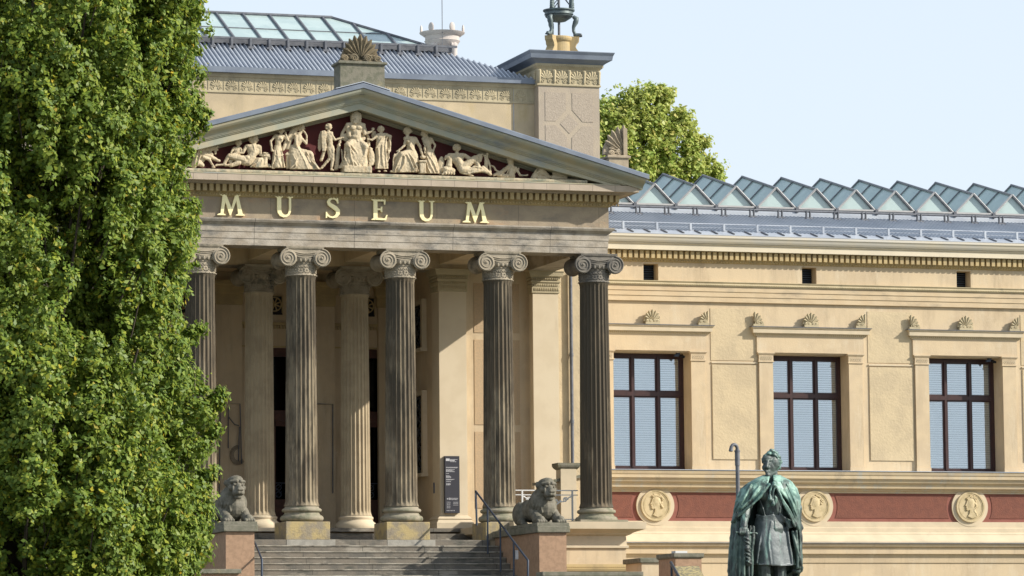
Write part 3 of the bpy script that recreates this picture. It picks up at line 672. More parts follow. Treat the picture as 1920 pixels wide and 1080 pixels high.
# saw-tooth skylights: gabled prisms that climb with the roof
def skylight(x):
    ya, yb = 10.86, 13.75; za, zb, dz = 16.14, 16.14+.25*2.89, .60; hw = .60
    s = part(MB().prism([(x-hw, za-.16), (x+hw, za-.16), (x+hw, za-.02), (x-hw, za-.02)], 'y', ya-.03, ya+.08)
             .add([(x-hw, ya, za-.16), (x+hw, ya, za-.16), (x+hw, yb, zb-.6), (x-hw, yb, zb-.6), (x-hw, ya, za-.02), (x+hw, ya, za-.02), (x+hw, yb, zb-.02), (x-hw, yb, zb-.02)],
                  [(0, 1, 2, 3), (4, 5, 6, 7), (0, 1, 5, 4), (2, 3, 7, 6), (0, 3, 7, 4), (1, 2, 6, 5)]), 'saw_tooth_skylight', m_framel)
    MB().loft([[(x-hw+.03, ya+.04, za), (x+hw-.03, ya+.04, za), (x, ya+.04, za+dz-.03)], [(x-hw+.03, yb, zb), (x+hw-.03, yb, zb), (x, yb, zb+dz-.03)]]).build('glass', m_sky, s)
    f = MB()
    for sx in (-1, 1):
        a = Vector((x+sx*hw, 0, 0))
        for t in (0, 1/3, 2/3, 1):
            y = ya+.02+(yb-ya-.04)*t; z = za+(zb-za)*t; r = .022 if 0 < t < 1 else .03
            f.tube([(x+sx*hw, y, z+.0), (x+sx*.0, y, z+dz)], r, 4)
        f.tube([(x+sx*hw, ya, za+.01), (x+sx*hw, yb, zb+.01)], .03, 4)
    f.tube([(x, ya-.02, za+dz), (x, yb, zb+dz)], .04, 6)
    f.build('frame', m_frame, s)
    g = MB()
    g.tube([(x-hw-.02, ya-.04, za-.0), (x, ya-.04, za+dz+.02)], .032, 4); g.tube([(x+hw+.02, ya-.04, za-.0), (x, ya-.04, za+dz+.02)], .032, 4); g.box(x-hw, x+hw, ya-.06, ya-.02, za-.03, za+.02)
    g.build('gable_frame', m_framel, s)
    MB().box(x+hw+.01, x+hw+.1, ya-.12, ya+.02, za-.14, za+.02).build('drain_box', m_grey, s)
    return s
sk0 = skylight(9.91)
for i in range(1, 14): copy_tree(sk0, (0, 0, 0), MUS, False).location = (1.317*i, 0, 0)

# wing wall with window openings
b = MB(); xs = [8.6]+[v for c in WC for v in (c-1.20, c+1.20)]+[WX1]
for i in range(0, len(xs), 2): b.box(xs[i], xs[i+1], 7.05, 7.9, 7.82, 12.79)
for c in WC: b.box(c-1.20, c+1.20, 7.05, 7.9, 11.30, 12.79)
part(b, 'wing_wall', m_plaster)
for i in range(len(WC)-1):
    x0, x1 = WC[i]+1.88, WC[i+1]-1.70
    part(MB().box(x0, x1, 7.02, 7.05, 8.18, 10.96), 'wall_panel', m_rough); part(MB().box(x0-.03, x1+.03, 7.035, 7.05, 11.09, 12.62), 'wall_panel', m_rough)
    part(MB().box(x0-.02, x1+.02, 7.01, 7.05, 11.0, 11.045), 'panel_band', m_trim)
MBL = []
def wing_window(c):
    s = MB()
    for sx in (-1, 1):
        xa, xb = sorted((c+sx*1.205, c+sx*1.64))
        s.box(xa, xb, 6.97, 7.06, 7.82, 11.05); s.box(xa-.015, xb+.015, 6.95, 7.06, 7.82, 7.98)
        s.slabring([(0, 11.05), (.03, 11.055), (.03, 11.08), (.01, 11.09), (.01, 11.25), (.03, 11.28), (.05, 11.31), (.05, 11.34)], xa, xb, 6.97, 7.06)
        s.box(xa-.01 if sx > 0 else xb+.01, xa-.01+.08 if sx > 0 else xb+.09, 6.97, 7.06, 7.82, 12.6) if False else None
    s.box(c-1.70, c+1.70, 6.98, 7.06, 11.34, 11.82)
    su = part(s, 'window_surround', m_plaster)
    o = MB()
    for sx in (-1, 1):
        for k in range(6): x = c+sx*(1.27+k*.061); o.tube([(x+.025*cos(t), 6.958, 11.165+.04*sin(t)) for t in range(7)], .009, 4)
        x0 = c+sx*1.235; o.box(min(x0, x0+sx*.38), max(x0, x0+sx*.38), 6.952, 6.958, 11.10, 11.105); o.box(min(x0, x0+sx*.38), max(x0, x0+sx*.38), 6.952, 6.958, 11.225, 11.23)
    o.build('pilaster_ornament', m_trim, su)
    h = MB().slabring([(0, 11.82), (.03, 11.85), (.05, 11.90), (.11, 11.91), (.11, 12.02), (.14, 12.05), (.15, 12.08)], c-1.74, c+1.74, 6.98, 7.06)
    ho = h.build('hood', m_trim, su)
    e = MB()
    for k in range(56): e.ell((c-1.74+k*.0633, 6.945, 11.875), (.02, .02, .025), 5, 4)
    e.build('egg_moulding', m_dentil, su)
    MB().box(c-1.91, c+1.91, 6.815, 7.05, 12.083, 12.10).build('zinc_cover', m_grey, su)
    for x, hf in ((c, 0), (c+1.60, -1), (c-1.72, 1)):
        p = acroterion(MB(), x+(.12 if hf < 0 else (-.06 if hf else 0)), 6.93, 12.17, .34 if hf else .26, .32 if hf else .33, .14, half=hf, nleaf=11, fat=1.5)
        if hf < 0: p.box(x-.18, x+.15, 6.87, 6.98, 12.10, 12.17)
        elif hf > 0: p.box(x-.12, x+.22, 6.87, 6.98, 12.10, 12.17)
        else: p.box(x-.22, x+.22, 6.87, 6.98, 12.10, 12.17)
        p.build('palmette', m_acro2 if False else m_ppan, su, smooth=radians(50))
    f = MB(); x0, x1 = c-1.2, c+1.2; y = 7.62
    f.box(x0, x0+.10, y, y+.1, 7.82, 11.30); f.box(x1-.10, x1, y, y+.1, 7.82, 11.30); f.box(x0+.1, x1-.1, y, y+.1, 11.19, 11.30); f.box(x0+.1, x1-.1, y, y+.1, 7.82, 7.95)
    f.box(x0+.1, x1-.1, y-.03, y+.09, 10.05, 10.17)
    for q in (-.40, .40):
        f.box(c+q-.035, c+q+.035, y-.03, y+.09, 7.95, 10.05); f.box(c+q-.035, c+q+.035, y-.03, y+.09, 10.17, 11.19)
    for xa, xb in ((x0+.1, c-.435), (c-.365, c+.365), (c+.435, x1-.1)):
        for za, zb in ((7.95, 10.05), (10.17, 11.19)):
            f.box(xa, xa+.045, y+.02, y+.075, za, zb); f.box(xb-.045, xb, y+.02, y+.075, za, zb); f.box(xa+.045, xb-.045, y+.02, y+.075, zb-.045, zb); f.box(xa+.045, xb-.045, y+.02, y+.075, za, za+.05)
    f.box(x0-.0, x1+.0, 7.55, 7.62, 7.80, 7.87)
    w = part(f, 'casement_window', m_brown)
    MB().box(x0+.1, x1-.1, y+.045, y+.049, 7.9, 11.2).build('pane', m_pane, w)
    n = 50; pr = []
    bl = MB()
    for k in range(n):
        z = 7.90+k*(11.27-7.90)/n; bl.add([(x0+.005, 7.715, z), (x1-.005, 7.715, z), (x1-.005, 7.745, z+.048), (x0+.005, 7.745, z+.048)], [(0, 1, 2, 3)])
    bl.build('blind', m_blind, w, recalc=False)
    MB().box(x0, x1, 7.80, 7.81, 7.85, 11.28).build('dim_room_sheet', mat('dim_room_grey', (.30, .36, .40), None, rough=.8), w)  # added grey sheet, its colour stands for the dim room between slats
    return su, w
for i, c in enumerate(WC):
    if i == 0: su0, w0 = wing_window(c)
    else:
        for o in (su0, w0): k = copy_tree(o, (0, 0, 0), MUS, False); k.location = (c-WC[0], 0, 0)
part(MB().box(8.62, WX1, 8.0, 8.3, 7.0, 13), 'room_wall_inside', m_plaster)

# window sill zone, red band with medallions, base mouldings
bar('sill_course', mat('streaked_plaster', (.56, .45, .29), (.50, .40, .27), 1.3, bump=.2, bscale=30, stain=((.40, .33, .23), (.46, .44, .38)), stscale=(2.2, 2.2, .8), stlo=.52, sthi=.7), [(6.62, 7.70), (6.60, 7.72), (6.58, 7.80), (6.62, 7.822), (7.55, 7.822), (7.55, 7.2), (6.95, 7.2), (6.95, 7.25), (6.90, 7.27), (6.90, 7.30), (6.80, 7.34), (6.78, 7.44), (6.70, 7.50), (6.66, 7.60), (6.62, 7.61)])
bar('sill_flashing', m_zincl, [(6.56, 7.826), (6.56, 7.845), (7.5, 7.85), (7.5, 7.826)])
b = MB().box(8.6, WX1, 7.0, 7.6, 6.30, 7.25); part(b, 'red_band', m_redl)
def arcpoly(cx, cz, R, side, z0, z1):    # right/left boundary following a circle
    pts = []
    for k in range(11):
        z = z0+(z1-z0)*k/10; pts.append((cx+side*sqrt(max(0, R*R-(z-cz)**2)), z))
    return pts
MC = [c+.03 for c in WC]
b = MB()
edges = [None]+MC+[None]
for i in range(len(MC)+1):
    a, c = edges[i], edges[i+1]
    left = arcpoly(a, 6.81, .74, 1, 6.47, 7.15) if a else [(8.62, 6.47), (8.62, 7.15)]
    right = arcpoly(c, 6.81, .74, -1, 6.47, 7.15) if c else [(WX1-.1, 6.47), (WX1-.1, 7.15)]
    b.prism(left+right[::-1], 'y', 6.985, 7.0)
part(b, 'red_panel', m_red)
def medallion(i, c):
    d = MB(); n = 48
    def disc(mb, R, y0, y1, r=None):
        if r: mb.loft([[(c+q*cos(2*pi*k/n), y, 6.81+q*sin(2*pi*k/n)) for k in range(n)] for q, y in ((R, y1), (R, y0), (r, y0), (r, y1))], caps=False)
        else: mb.loft([[(c+R*cos(2*pi*k/n), y, 6.81+R*sin(2*pi*k/n)) for k in range(n)] for y in (y1, y0)])
        return mb
    disc(d, .585, 6.94, 7.02)
    o = part(d, 'portrait_medallion', m_trim, ['medallion of a curly haired profile facing left', 'medallion of a long jawed profile half hidden by the statue', 'medallion of a profile with long locks', 'medallion outside the view'][i], smooth=radians(40))
    r = disc(MB(), .44, 6.90, 6.945); r2 = disc(MB(), .455, 6.885, 6.95, .41); r3 = disc(MB(), .375, 6.892, 6.95, .365)
    r.v += []; r.add(r2.v, r2.f); r.add(r3.v, r3.f)
    r.build('rim', m_med, o, smooth=radians(40))
    h = MB(); y = 6.895
    S = lambda u, v: (c+.02+u*1.22, 6.83+v*1.2)
    def e(u, v, a, bb, dd=.05, rot=0): h.ell((c+.02+u*1.22, y, 6.83+v*1.2), (a*1.2, dd*.8, bb*1.2), 14, 10, Matrix.Rotation(rot, 3, 'Y'))
    e(-.01, .07, .12, .15, .06); e(-.06, .03, .085, .12, .05)      # skull, face
    h.prism([S(-.10, .16), S(-.125, .08), S(-.165, .02), S(-.13, .0), S(-.145, -.03), S(-.125, -.05), S(-.14, -.08), S(-.10, -.11), S(-.02, -.08), S(.05, .1), S(0, .2)], 'y', y-.03, y+.02)
    h.prism([S(-.04, -.05), S(-.05, -.17), S(-.10, -.25), S(.02, -.30), S(.14, -.26), S(.09, -.14), S(.07, 0)], 'y', y-.028, y+.02)
    rr = random.Random(i)
    for k in range(26 if i != 1 else 14):
        a = rr.uniform(-.4, 2.6); q = rr.uniform(.11, .17); e(.01+q*cos(a)*.95, .09+q*sin(a), .028, .024, .045)
    if i == 0:
        for k in range(7): e(.07+.012*k, .06-.02*k, .035, .03, .05)
    if i == 2:
        for k in range(9): e(.10+.03*sin(k), .06-.035*k, .035, .035, .05)
    h.build('portrait_head', m_med, o, smooth=radians(60))
for i, c in enumerate(MC): medallion(i, c)
bar('base_moulding', m_trim, [(7.2, 6.30), (6.98, 6.362), (6.95, 6.36), (6.95, 6.19), (6.90, 6.17), (6.90, 6.05), (6.80, 6.0), (6.80, 5.97), (6.50, 5.76), (6.50, 5.72), (7.2, 5.72)])
bar('base_moulding_flashing', m_grey, [(6.46, 5.70), (6.46, 5.722), (6.7, 5.722), (6.7, 5.70)])
bar('lower_band', m_plaster, [(6.50, 5.698), (6.52, 5.62), (6.60, 5.58), (6.60, 5.40), (6.66, 5.38), (6.7, 5.30), (6.72, 5.14), (6.75, 5.13), (6.75, 0), (7.6, 0), (7.6, 5.698)])
b = MB(); k = 0
while 8.7+k*.06 < 27: b.box(8.7+k*.06, 8.73+k*.06, 6.935, 6.952, 6.165, 6.185); k += 1
part(b, 'bead_course', m_dentil)
part(MB().box(8.6, WX1, 7.6, 26, 0, 5.6).box(WX1-.5, WX1, 7.6, 26, 5.6, 14.4).box(8.7, WX1-.5, 25.5, 26, 5.6, 14.4), 'wing_body_wall', m_plaster)
dp = part(MB().tube([(7.66, 4.36, 13.3), (7.66, 4.36, 7.7)], .05, 12).tube([(7.66, 4.36, 10.9), (7.66, 4.36, 11.0)], .062, 12).tube([(7.66, 4.36, 9.0), (7.66, 4.36, 9.1)], .062, 12), 'downpipe', m_grey, smooth=radians(40))
b = MB(); b.tube([(6.15, 4.79, 18.6), (6.15, 4.79, 15.8)], .008, 5); b.box(6.05, 6.25, 4.78, 4.8, 17.05, 17.07); part(b, 'lightning_cable', m_zincl)

# ------------------------------------------------------------------ gilded name on the frieze
def seg_poly(pts, ws):
    """outline of a stroke whose width varies along its centre line"""
    L = []; R = []
    for i, (x, z) in enumerate(pts):
        a = pts[max(i-1, 0)]; c = pts[min(i+1, len(pts)-1)]; dx, dz = c[0]-a[0], c[1]-a[1]; q = sqrt(dx*dx+dz*dz) or 1
        L.append((x-dz/q*ws[i]/2, z+dx/q*ws[i]/2)); R.append((x+dz/q*ws[i]/2, z-dx/q*ws[i]/2))
    return L+R[::-1]
def serif(x, z, w, h=.06, up=1): return [(x-w/2, z), (x+w/2, z), (x+w/2, z+up*h*.6), (x+w*.22, z+up*h*1.5), (x-w*.22, z+up*h*1.5), (x-w/2, z+up*h*.6)]
GL = {}
GL['M'] = (1.24, [[(.17, .06), (.30, .06), (.42, .94), (.27, .97)], [(.27, 1), (.42, 1), (.70, .22), (.62, .0), (.58, .0)], [(.82, 1), (.97, 1), (.70, .22), (.62, 0), (.58, .12)],
                  [(.83, .97), (.95, .97), (1.15, .06), (.95, .06)], serif(.21, 0, .36), serif(1.04, 0, .40), serif(.29, 1, .26, .05, -1), serif(.92, 1, .26, .05, -1)])
uc = [(.21, .97), (.21, .4), (.23, .24), (.30, .12), (.42, .06), (.54, .07), (.64, .14), (.69, .26), (.71, .45), (.71, .97)]
GL['U'] = (.92, [seg_poly(uc, [.19, .19, .19, .17, .14, .11, .10, .10, .10, .10]), serif(.21, 1, .36, .05, -1), serif(.71, 1, .30, .05, -1)])
sc = [(.58, .80), (.54, .90), (.44, .955), (.33, .95), (.23, .89), (.19, .78), (.24, .67), (.37, .58), (.50, .49), (.60, .38), (.60, .22), (.52, .10), (.38, .045), (.24, .07), (.16, .14), (.11, .24)]
GL['S'] = (.72, [seg_poly(sc, [.05, .08, .09, .09, .12, .15, .17, .19, .20, .19, .17, .13, .09, .08, .08, .05]), [(.55, .98), (.61, .98), (.63, .72), (.57, .72)], [(.07, .0), (.13, .02), (.13, .30), (.07, .30)]])
GL['E'] = (.74, [[(.10, .03), (.28, .03), (.28, .97), (.10, .97)], serif(.18, 0, .34), serif(.18, 1, .34, .05, -1), [(.2, .91), (.62, .91), (.62, 1), (.2, 1)], [(.56, 1), (.64, 1), (.62, .76), (.57, .76)],
                 [(.2, .48), (.46, .48), (.46, .56), (.2, .56)], [(.42, .40), (.49, .38), (.49, .66), (.42, .64)], [(.2, 0), (.62, 0), (.62, .09), (.2, .09)], [(.56, 0), (.65, 0), (.72, .26), (.67, .26)]])
LS = thing('gilded_lettering', (.6, -.45, 14.0), 'gilded serif letters spelling MUSEUM on the portico frieze', 'lettering')
for ch, x0, x1, y0, y1 in (('M', 407, 458.6, 365, 404), ('U', 515.8, 549.6, 369, 407), ('S', 610.5, 636.8, 371, 409), ('E', 696, 726, 374.5, 412.5), ('U', 783, 815, 376.5, 415), ('M', 867, 916, 379, 418)):
    p0 = W(x0, y1, -.47); p1 = W(x1, y0, -.47); w, polys = GL[ch]; xs_ = [p[0] for q in polys for p in q]; xa, xb = min(xs_), max(xs_); H = .555
    b = MB()
    for i, q in enumerate(polys): b.prism([(p0.x+(x-xa)/(xb-xa)*(p1.x-p0.x), (p0.z+p1.z)/2-H/2+z*H) for x, z in q], 'y', -.50-.0008*i, -.435)
    o = b.build('letter', m_gold, LS); o['label'] = 'gilded letter ' + ch

# ------------------------------------------------------------------ organic figures: tapered limbs joined into one skin
class Fig:
    def __init__(s, ox, oy, sc, Y, ppm):
        s.o = (ox, oy, sc); s.Y = Y; s.k = 1/(sc*ppm); s.b = MB(); s.g = .9 if ppm < 90 else 1
    def P(s, u, v, d=0): return W(s.o[0]+u/s.o[2], s.o[1]+v/s.o[2], s.Y-d*s.k)
    def C(s, u1, v1, r1, u2, v2, r2, d1=0, d2=None, n=9):
        d2 = d1 if d2 is None else d2
        s.b.cap(s.P(u1, v1, d1), s.P(u2, v2, d2), r1*s.k*s.g, r2*s.k*s.g, n); return s
    def E(s, u, v, a, c, d=0, dd=None, rot=0):
        s.b.ell(s.P(u, v, d), (a*s.k, (dd or min(a, c))*s.k, c*s.k), 14, 10, Matrix.Rotation(radians(rot), 3, 'Y')); return s
    def L(s, pts, r):
        for a, c in zip(pts, pts[1:]): s.b.cap(s.P(*a), s.P(*c), r*s.k, r*s.k, 6)
        return s
    def loft(s, rings, nf=0, amp=0, ph=0, n=72, a0=None, a1=None, th=None, seed=0):
        """rings (u, v, ru, rd, d[, a0, a1]): cloth hung round a body, folds deepen downwards; open between a0 and a1 if given"""
        rr = random.Random(seed); phs = [rr.uniform(0, 6.3) for _ in range(4)]; secs = []; N = len(rings)
        opn = len(rings[0]) > 5 and rings[0][5] is not None
        for j, R in enumerate(rings):
            u, v, ru, rd, d = R[:5]; t = j/(N-1)
            def pt(a, off):
                f = 1+amp*(.25+.75*t)*(sin(nf*a+phs[0]+ph*t)+.55*sin(nf*1.7*a+phs[1]-ph*t*1.3)+.3*sin(nf*2.9*a+phs[2]))
                q = s.P(u+(ru*s.g*f+off)*sin(a), v, d+(rd*f+off)*cos(a)); return q
            if opn:
                aa, bb = radians(R[5]), radians(R[6]); ang = [bb+(2*pi-(bb-aa))*i/(n-1) for i in range(n)]
                secs.append([pt(a, 0) for a in ang]+[pt(a, -th) for a in ang[::-1]])
            else: secs.append([pt(2*pi*i/n, 0) for i in range(n)])
        s.b.loft(secs); return s
def statue(name, f, m, label, vox, root=None, cat='statue', group='sculptures in the pediment'):
    zs = min(v[2] for v in f.b.v); xs_ = [v[0] for v in f.b.v]; ys = [v[1] for v in f.b.v]
    org = ((min(xs_)+max(xs_))/2, (min(ys)+max(ys))/2, zs)
    o = f.b.build(name, m, None, org=org, remesh=vox, rough=((.05, .022),)); tag(o, label, cat, group); return o
PY = -.72; VX = .0135
def FA(): return Fig(400, 200, 7.714, PY, 70.4)
def FB(): return Fig(590, 200, 7.714, PY, 70.4)
def FC(): return Fig(720, 220, 8.727, PY, 70.4)
def FD(): return Fig(340, 230, 10.667, PY, 70.4)
def FE(): return Fig(900, 270, 9.6, PY, 70.4)
def head(f, u, v, r, face=0, d=0, hair=True, bun=None):
    """face -1 left, 1 right, 0 front"""
    f.E(u, v, r*.86, r*1.08, d, r*.9); f.C(u+face*r*.2, v+r*.4, r*.5, u+face*r*.25, v+r*.75, r*.38, d+(r*.25 if face == 0 else 0))
    if face: f.C(u+face*r*.78, v-r*.05, r*.14, u+face*r*1.02, v+r*.28, r*.16, d); f.E(u+face*r*.72, v+r*.62, r*.2, r*.14, d); f.E(u+face*r*.62, v-r*.25, r*.25, r*.13, d+r*.3)
    else: f.C(u, v, r*.13, u, v+r*.3, r*.18, d+r*.85, d+r*1.05); f.E(u, v-r*.18, r*.55, r*.12, d+r*.75); f.E(u, v+r*.55, r*.25, r*.1, d+r*.85)
    if hair:
        for k in range(9):
            a = radians(-115+k*28-face*45); f.E(u+sin(a)*r*.8-face*r*.12, v-cos(a)*r*.85, r*.34, r*.3, d+r*.2*(k % 2), r*.5)
    if bun: f.E(u-face*r*1.05, v+r*.1, bun, bun*.9, d)
    f.C(u-face*r*.15, v+r*.7, r*.45, u-face*r*.2, v+r*1.4, r*.55, d)
    return f
def folds(f, lines, r):
    for l in lines: f.L(l, r)
# standing woman with hand at her chin
f = FA(); head(f, 985, 335, 48, 1, 10, bun=26)
f.C(905, 425, 30, 1005, 430, 32, 10).E(955, 470, 58, 62, 15, 45).C(935, 500, 48, 935, 560, 48, 10).E(930, 630, 62, 60, 5, 50).E(980, 465, 24, 22, 50)
f.C(892, 425, 26, 828, 500, 20, 5, 10).C(828, 500, 20, 845, 615, 17, 10, 45).E(848, 630, 20, 24, 48).C(1015, 430, 24, 1085, 495, 20, 10, 30).C(1085, 495, 19, 1050, 405, 14, 30, 30).E(1045, 385, 16, 24, 30)
f.loft([(930, 560, 55, 45, 5), (930, 660, 78, 60, 5), (935, 780, 92, 66, 5), (945, 885, 108, 70, 5)], 5, .06, 1.2, seed=1)
folds(f, [[(890, 640, 62), (880, 760, 66), (850, 870, 60)], [(920, 640, 66), (945, 770, 74), (990, 880, 70)], [(985, 640, 45), (1010, 760, 60), (1025, 870, 62)], [(860, 640, 40), (900, 700, 68), (960, 720, 70), (1010, 690, 50)]], 9)
f.E(865, 890, 26, 12, 40); statue('pediment_statue', f, m_marble, 'slim standing marble woman raising a hand to her chin, behind the veiled seated woman', VX)
# seated veiled woman
f = FA(); head(f, 1275, 305, 50, 1, 10)
f.C(1240, 400, 36, 1200, 560, 56, 10).E(1230, 470, 62, 90, 8, 50).E(1180, 620, 92, 78, 0, 55)
f.L([(1245, 270, 0), (1170, 330, 0), (1110, 400, 0), (1040, 520, 0), (1010, 620, 0)], 24); f.L([(1200, 340, 0), (1120, 480, 0), (1070, 600, 0)], 28); f.L([(1160, 300, -10), (1110, 370, -10)], 16)
f.C(1190, 430, 30, 1200, 570, 26, 35, 50).C(1200, 570, 24, 1275, 690, 17, 50, 65).E(1285, 710, 18, 26, 68)
f.C(1275, 460, 26, 1345, 540, 20, 25).C(1345, 540, 19, 1350, 420, 15, 25).C(1350, 420, 15, 1320, 370, 15, 25).E(1312, 362, 16, 16, 25)
f.loft([(1180, 600, 85, 60, 0), (1230, 660, 160, 80, 0), (1260, 740, 190, 88, 5), (1290, 830, 225, 92, 5), (1320, 905, 250, 92, 5)], 6, .05, 1.5, seed=2)
f.C(1230, 640, 50, 1400, 680, 48, 20, 40); f.C(1410, 690, 42, 1450, 880, 40, 40, 40)
folds(f, [[(1250, 640, 75), (1310, 760, 100), (1370, 900, 100)], [(1150, 700, 70), (1200, 800, 95), (1190, 890, 100)], [(1350, 660, 80), (1420, 780, 95), (1520, 900, 80)], [(1210, 760, 95), (1170, 840, 100), (1120, 890, 90)], [(1430, 700, 70), (1470, 820, 70), (1540, 905, 60)]], 10)
f.C(1070, 680, 26, 1070, 880, 26, 10).C(1050, 690, 18, 1130, 690, 18, 30)
statue('pediment_statue', f, m_marble, 'seated marble woman pulling a long veil back from her head, hand raised', VX)
# reclining nude seen from the back
f = FD(); head(f, 1455, 330, 88, 1, 0, bun=34)
f.C(1330, 480, 60, 1550, 490, 60, 0).E(1440, 560, 130, 110, 0, 70).C(1440, 600, 98, 1330, 790, 88, 0, 10).E(1270, 760, 110, 100, 10, 75).E(1310, 700, 60, 50, 55)
f.C(1300, 470, 44, 1230, 600, 34, -5, 20).C(1230, 600, 30, 1050, 620, 22, 20, 30).C(1570, 500, 44, 1580, 640, 36, 0).C(1580, 640, 34, 1700, 700, 22, 0, 20).L([(1440, 440, 52), (1470, 540, 76), (1420, 700, 82)], 8)
f.C(1250, 740, 95, 960, 670, 62, 20, 30).C(950, 665, 50, 850, 830, 34, 30, 30).C(850, 840, 26, 700, 850, 22, 35).E(690, 860, 36, 18, 40).C(1150, 800, 60, 980, 860, 40, 40, 50).C(980, 850, 34, 870, 850, 26, 50)
f.loft([(1560, 700, 80, 55, 0), (1560, 800, 160, 70, 0), (1560, 895, 190, 75, 0)], 4, .06, 1, seed=3).C(1500, 880, 30, 1780, 880, 26, 30).C(1740, 880, 18, 1870, 915, 12, 30)
folds(f, [[(1560, 720, 60), (1520, 800, 80), (1380, 885, 70)], [(1620, 740, 60), (1600, 820, 75), (1480, 890, 75)]], 12)
statue('pediment_statue', f, m_marble, 'reclining nude marble figure seen from behind with one knee raised', VX)
f = FD(); head(f, 1150, 400, 60, 1, -20); f.C(1060, 510, 34, 1170, 520, 34, -20).E(1115, 570, 70, 70, -20, 45).C(1040, 520, 28, 990, 610, 22, -10, 5).C(990, 610, 20, 1060, 650, 16, 5, 20).C(1120, 620, 60, 1110, 690, 56, -20).C(1190, 520, 24, 1210, 580, 18, -20).E(1195, 555, 30, 44, 0)
f.C(1110, 690, 50, 1000, 760, 40, -15).C(960, 770, 36, 1000, 830, 30, 0)
statue('pediment_statue', f, m_marble, 'small marble child looking over the raised knee of the reclining nude', VX)
f = FD(); f.E(1700, 645, 66, 56, 0, 45).C(1740, 660, 44, 1770, 720, 28, 15).C(1690, 690, 46, 1660, 830, 70, 0).C(1640, 610, 18, 1600, 660, 14, 15).E(1660, 600, 30, 14, 25)
for k in range(8): f.E(1650+k % 4*24, 610+k//4*50, 16, 16, 40)
f.C(1640, 850, 50, 1760, 860, 40, 0); statue('pediment_statue', f, m_marble, 'woolly marble ram head beside the hip of the reclining nude', VX)
# open jawed beast
f = FD(); f.C(300, 640, 66, 250, 860, 66, 0).E(400, 560, 120, 90, 0, 60).E(520, 530, 120, 62, 0, 50).E(380, 700, 110, 120, 0, 50).C(440, 520, 66, 690, 500, 42, 0).C(430, 620, 70, 700, 740, 40, 5).E(740, 760, 46, 34, 5).E(715, 480, 30, 24, 5).E(720, 540, 22, 22, 8).C(350, 520, 34, 420, 545, 24, 40).C(560, 590, 46, 600, 640, 46, 0)
f.E(505, 520, 26, 20, 48).E(680, 605, 22, 44, 0, 20).C(440, 690, 38, 560, 740, 34, 50).C(560, 740, 34, 640, 870, 22, 50).E(640, 890, 44, 20, 50).C(320, 790, 90, 420, 850, 50, 0)
for k in range(5): f.L([(640+k*18, 545, 12), (640+k*18, 575, 12)], 7)
folds(f, [[(340, 560, 60), (300, 700, 60), (270, 850, 60)], [(390, 640, 66), (350, 760, 80), (330, 860, 80)]], 12)
statue('pediment_statue', f, m_marble, 'marble beast head with wide open jaws at the left end of the sculptures', VX)
f = FD(); f.E(140, 700, 66, 30, 0, 30, -30).C(60, 720, 60, 60, 860, 70, 0).E(150, 840, 50, 40, 0); statue('pediment_statue', f, m_marble, 'marble sea creature curl mostly hidden by the oak leaves', VX)
# winged youth
f = FB(); head(f, 205, 290, 48, 1, 10)
f.C(180, 385, 34, 240, 385, 32, 5).E(215, 450, 56, 80, 0, 40).C(220, 500, 46, 225, 570, 48, 0).E(225, 600, 62, 56, 0, 42).C(235, 390, 26, 290, 480, 20, 15, 20).C(290, 480, 19, 380, 455, 14, 20).E(405, 448, 28, 11, 20).C(165, 400, 22, 150, 520, 18, -20)
f.C(215, 620, 44, 225, 740, 30, 10, 20).C(225, 740, 28, 105, 880, 20, 20, -5).C(255, 620, 42, 262, 770, 30, 20, 30).C(262, 770, 28, 240, 900, 18, 30).E(255, 915, 34, 13, 40).E(95, 890, 26, 12, 0)
f.E(85, 500, 40, 155, -15, 14, 6).E(130, 500, 42, 160, 22, 14, -6).E(140, 400, 40, 60, 20, 18)
for k in range(4): f.L([(105+k*16, 430, 34), (110+k*13, 640, 34)], 6)
f.L([(150, 600, -10), (120, 700, -10), (95, 770, -10)], 26)
statue('pediment_statue', f, m_marble, 'marble youth with tall wings stepping towards the throne from the left', VX)
# enthroned god
f = FB(); head(f, 592, 160, 62, 0, 20); f.E(598, 215, 44, 42, 55, 34)
for k in range(9):
    a = radians(-110+k*27.5); f.E(597+sin(a)*62, 150-cos(a)*66, 24, 24, 20, 40)
for s in (-1, 1): f.C(597+s*62, 150, 22, 597+s*58, 225, 20, 25)
for k in range(5): f.E(570+k*13, 235-abs(k-2)*6, 13, 20, 78)
f.C(480, 270, 46, 700, 275, 46, 10).E(590, 330, 110, 90, 20, 58).E(550, 305, 50, 36, 62).E(640, 305, 50, 36, 62).C(595, 380, 84, 600, 470, 80, 20).E(590, 440, 66, 40, 58)
f.C(478, 290, 44, 500, 420, 36, 15, 35).C(500, 425, 33, 650, 515, 20, 35, 75).E(675, 530, 34, 15, 80).C(705, 300, 40, 720, 395, 30, 20, 40).C(720, 398, 27, 830, 355, 18, 40, 50).E(845, 325, 24, 26, 50)
f.E(560, 450, 190, 80, -10, 40).L([(660, 240, -10), (730, 330, -15), (775, 450, -20), (780, 560, -20)], 26).L([(470, 260, -10), (400, 380, -15), (360, 520, -15)], 24)
f.C(560, 510, 70, 480, 560, 62, 25, 100).C(640, 510, 66, 730, 580, 60, 25, 100)
f.loft([(600, 520, 180, 75, 20), (595, 600, 190, 105, 25), (590, 700, 190, 112, 30), (580, 800, 215, 105, 30), (560, 890, 250, 85, 20)], 5, .05, 1.6, seed=5)
f.C(480, 560, 56, 510, 840, 40, 95, 80).C(735, 580, 54, 690, 860, 38, 95, 80).E(520, 860, 34, 18, 110).E(680, 905, 34, 16, 105)
